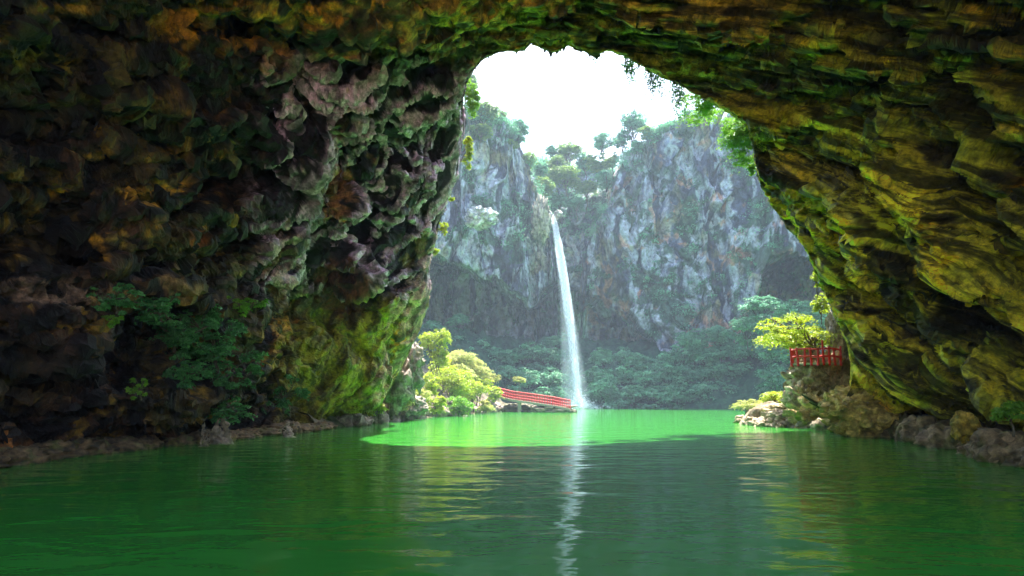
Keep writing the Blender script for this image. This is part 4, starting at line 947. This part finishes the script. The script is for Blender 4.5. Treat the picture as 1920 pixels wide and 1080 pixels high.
rock('rock_islet', P(1036, 771, 101.5), (3.2, 1.8, .75), 'low mossy rock islet under the far end of the red footbridge', None, 2050, 5, (.07, .08, .04), (.22, .22, .13))
rock('rock_islet', P(975, 768, 104.5), (2.6, 1.6, .9), 'dark rock under the middle of the red footbridge', None, 2051, 5, (.06, .06, .04), (.2, .19, .12))

def platform_railing():
    A = P(1484, 676, 51.5); B = P(1534, 680, 49.8); C_ = P(1576, 676, 50.2); D = P(1492, 664, 55)
    root = empty('lookout_railing', B, 'small lookout with red log railing perched on the rock pillar', 'railing')
    A, C_, D = A-B, C_-B, D-B; Z = np.zeros(3)
    rng = np.random.default_rng(4)
    zs = [np.array([x[0], x[1], 0]) for x in (D, A, Z, C_)]
    V = [zs[0], zs[1], zs[2], zs[3], zs[3]+[0, 4, 0]]
    v = np.array([q+[0, 0, .02] for q in V]+[q-[0, 0, .12] for q in V])
    bm = bmesh.new(); bv = [bm.verts.new(q) for q in v]
    bm.faces.new(bv[:5]); bm.faces.new(bv[9:4:-1])
    for i in range(5): bm.faces.new([bv[i], bv[(i+1) % 5], bv[5+(i+1) % 5], bv[5+i]])
    bmesh.ops.recalc_face_normals(bm, faces=bm.faces)
    me = bpy.data.meshes.new('deck'); bm.to_mesh(me); bm.free(); me.materials.append(M_DECK); d = bpy.data.objects.new('deck', me); COL.objects.link(d); d.parent = root
    for a, b, n in ((zs[0], zs[1], 4), (zs[1], zs[2], 4), (zs[2], zs[3], 4)):
        for k in range(n+(1 if b is zs[3] else 0)):
            p = a+(b-a)*k/n; h = rng.uniform(1.05, 1.3)+(.45 if (b is zs[3] and k == 1) else 0); l = rng.normal(size=2)*.06
            tubes('post', [([p-[0, 0, .2], p+[l[0]*.5, l[1]*.5, h*.5], p+[l[0], l[1], h]], [.1, .085, .075])], M_RED, root, 8)
        for h, r in ((.98, .07), (.42, .085)):
            q = limb(a+[0, 0, h], b+[0, 0, h], rng, .02, 6); tubes('rail', [(q, r)], M_RED, root, 8)
platform_railing()

# ------------------------------------------------------------------ haze
def haze():
    m = bpy.data.materials.new('haze'); m.use_nodes = True; nt = m.node_tree; nt.nodes.clear()
    o_ = nt.nodes.new('ShaderNodeOutputMaterial'); v = nt.nodes.new('ShaderNodeVolumePrincipled')
    v.inputs['Color'].default_value = (.62, .80, 1, 1); v.inputs['Density'].default_value = HAZE; v.inputs['Anisotropy'].default_value = .2
    nt.links.new(v.outputs[0], o_.inputs['Volume'])
    x0, x1, y0, y1, z0, z1 = -300, 300, -200, 300, -6, 95
    vs = [(x, y, z) for x in (x0, x1) for y in (y0, y1) for z in (z0, z1)]
    fs = [(0, 1, 3, 2), (4, 6, 7, 5), (0, 4, 5, 1), (2, 3, 7, 6), (0, 2, 6, 4), (1, 5, 7, 3)]
    tag(mesh_np('haze', vs, fs, m, smooth=False), 'thin bluish haze filling the sunlit pool beyond the cave mouth', None, None, 'stuff')
HAZE = .0006
if HAZE: haze()

# ------------------------------------------------------------------ camera and light
cam = bpy.data.cameras.new('camera'); co = bpy.data.objects.new('camera', cam); COL.objects.link(co)
co.location = (0, 0, CAMZ); co.rotation_euler = (R(90)+PITCH, 0, 0)
cam.sensor_width = 36; cam.lens = 36*F/1920; cam.clip_end = 2000; cam.clip_start = .1
scene.camera = co
sun = bpy.data.lights.new('sun', 'SUN'); sun.energy = 4.8; sun.angle = R(.5); sun.color = (1, .95, .86)
so = bpy.data.objects.new('sun', sun); COL.objects.link(so)
sd = Vector((math.sin(SUN_AZ)*math.cos(SUN_EL), math.cos(SUN_AZ)*math.cos(SUN_EL), math.sin(SUN_EL)))
so.rotation_euler = (-sd).to_track_quat('-Z', 'Y').to_euler(); so.location = (0, 0, 120)
wd = bpy.data.worlds.new('World'); scene.world = wd; wd.use_nodes = True; nt = wd.node_tree
sk = nt.nodes.new('ShaderNodeTexSky'); sk.sky_type = 'NISHITA'; sk.sun_disc = False
sk.dust_density = 3; sk.ozone_density = .6; sk.sun_elevation = SUN_EL; sk.sun_rotation = SUN_AZ
nt.links.new(sk.outputs[0], nt.nodes['Background'].inputs[0]); nt.nodes['Background'].inputs[1].default_value = .15
vs = scene.view_settings; vs.view_transform = 'Standard'; vs.look = 'None'; vs.gamma = 1; vs.use_curve_mapping = False; vs.exposure = 2.3
cy = scene.cycles
cy.use_denoising = True; cy.denoiser = 'OPENIMAGEDENOISE'; cy.max_bounces = 8; cy.diffuse_bounces = 5; cy.glossy_bounces = 3; cy.transparent_max_bounces = 12; cy.volume_bounces = 0
cy.sample_clamp_indirect = 6; cy.caustics_reflective = False; cy.caustics_refractive = False
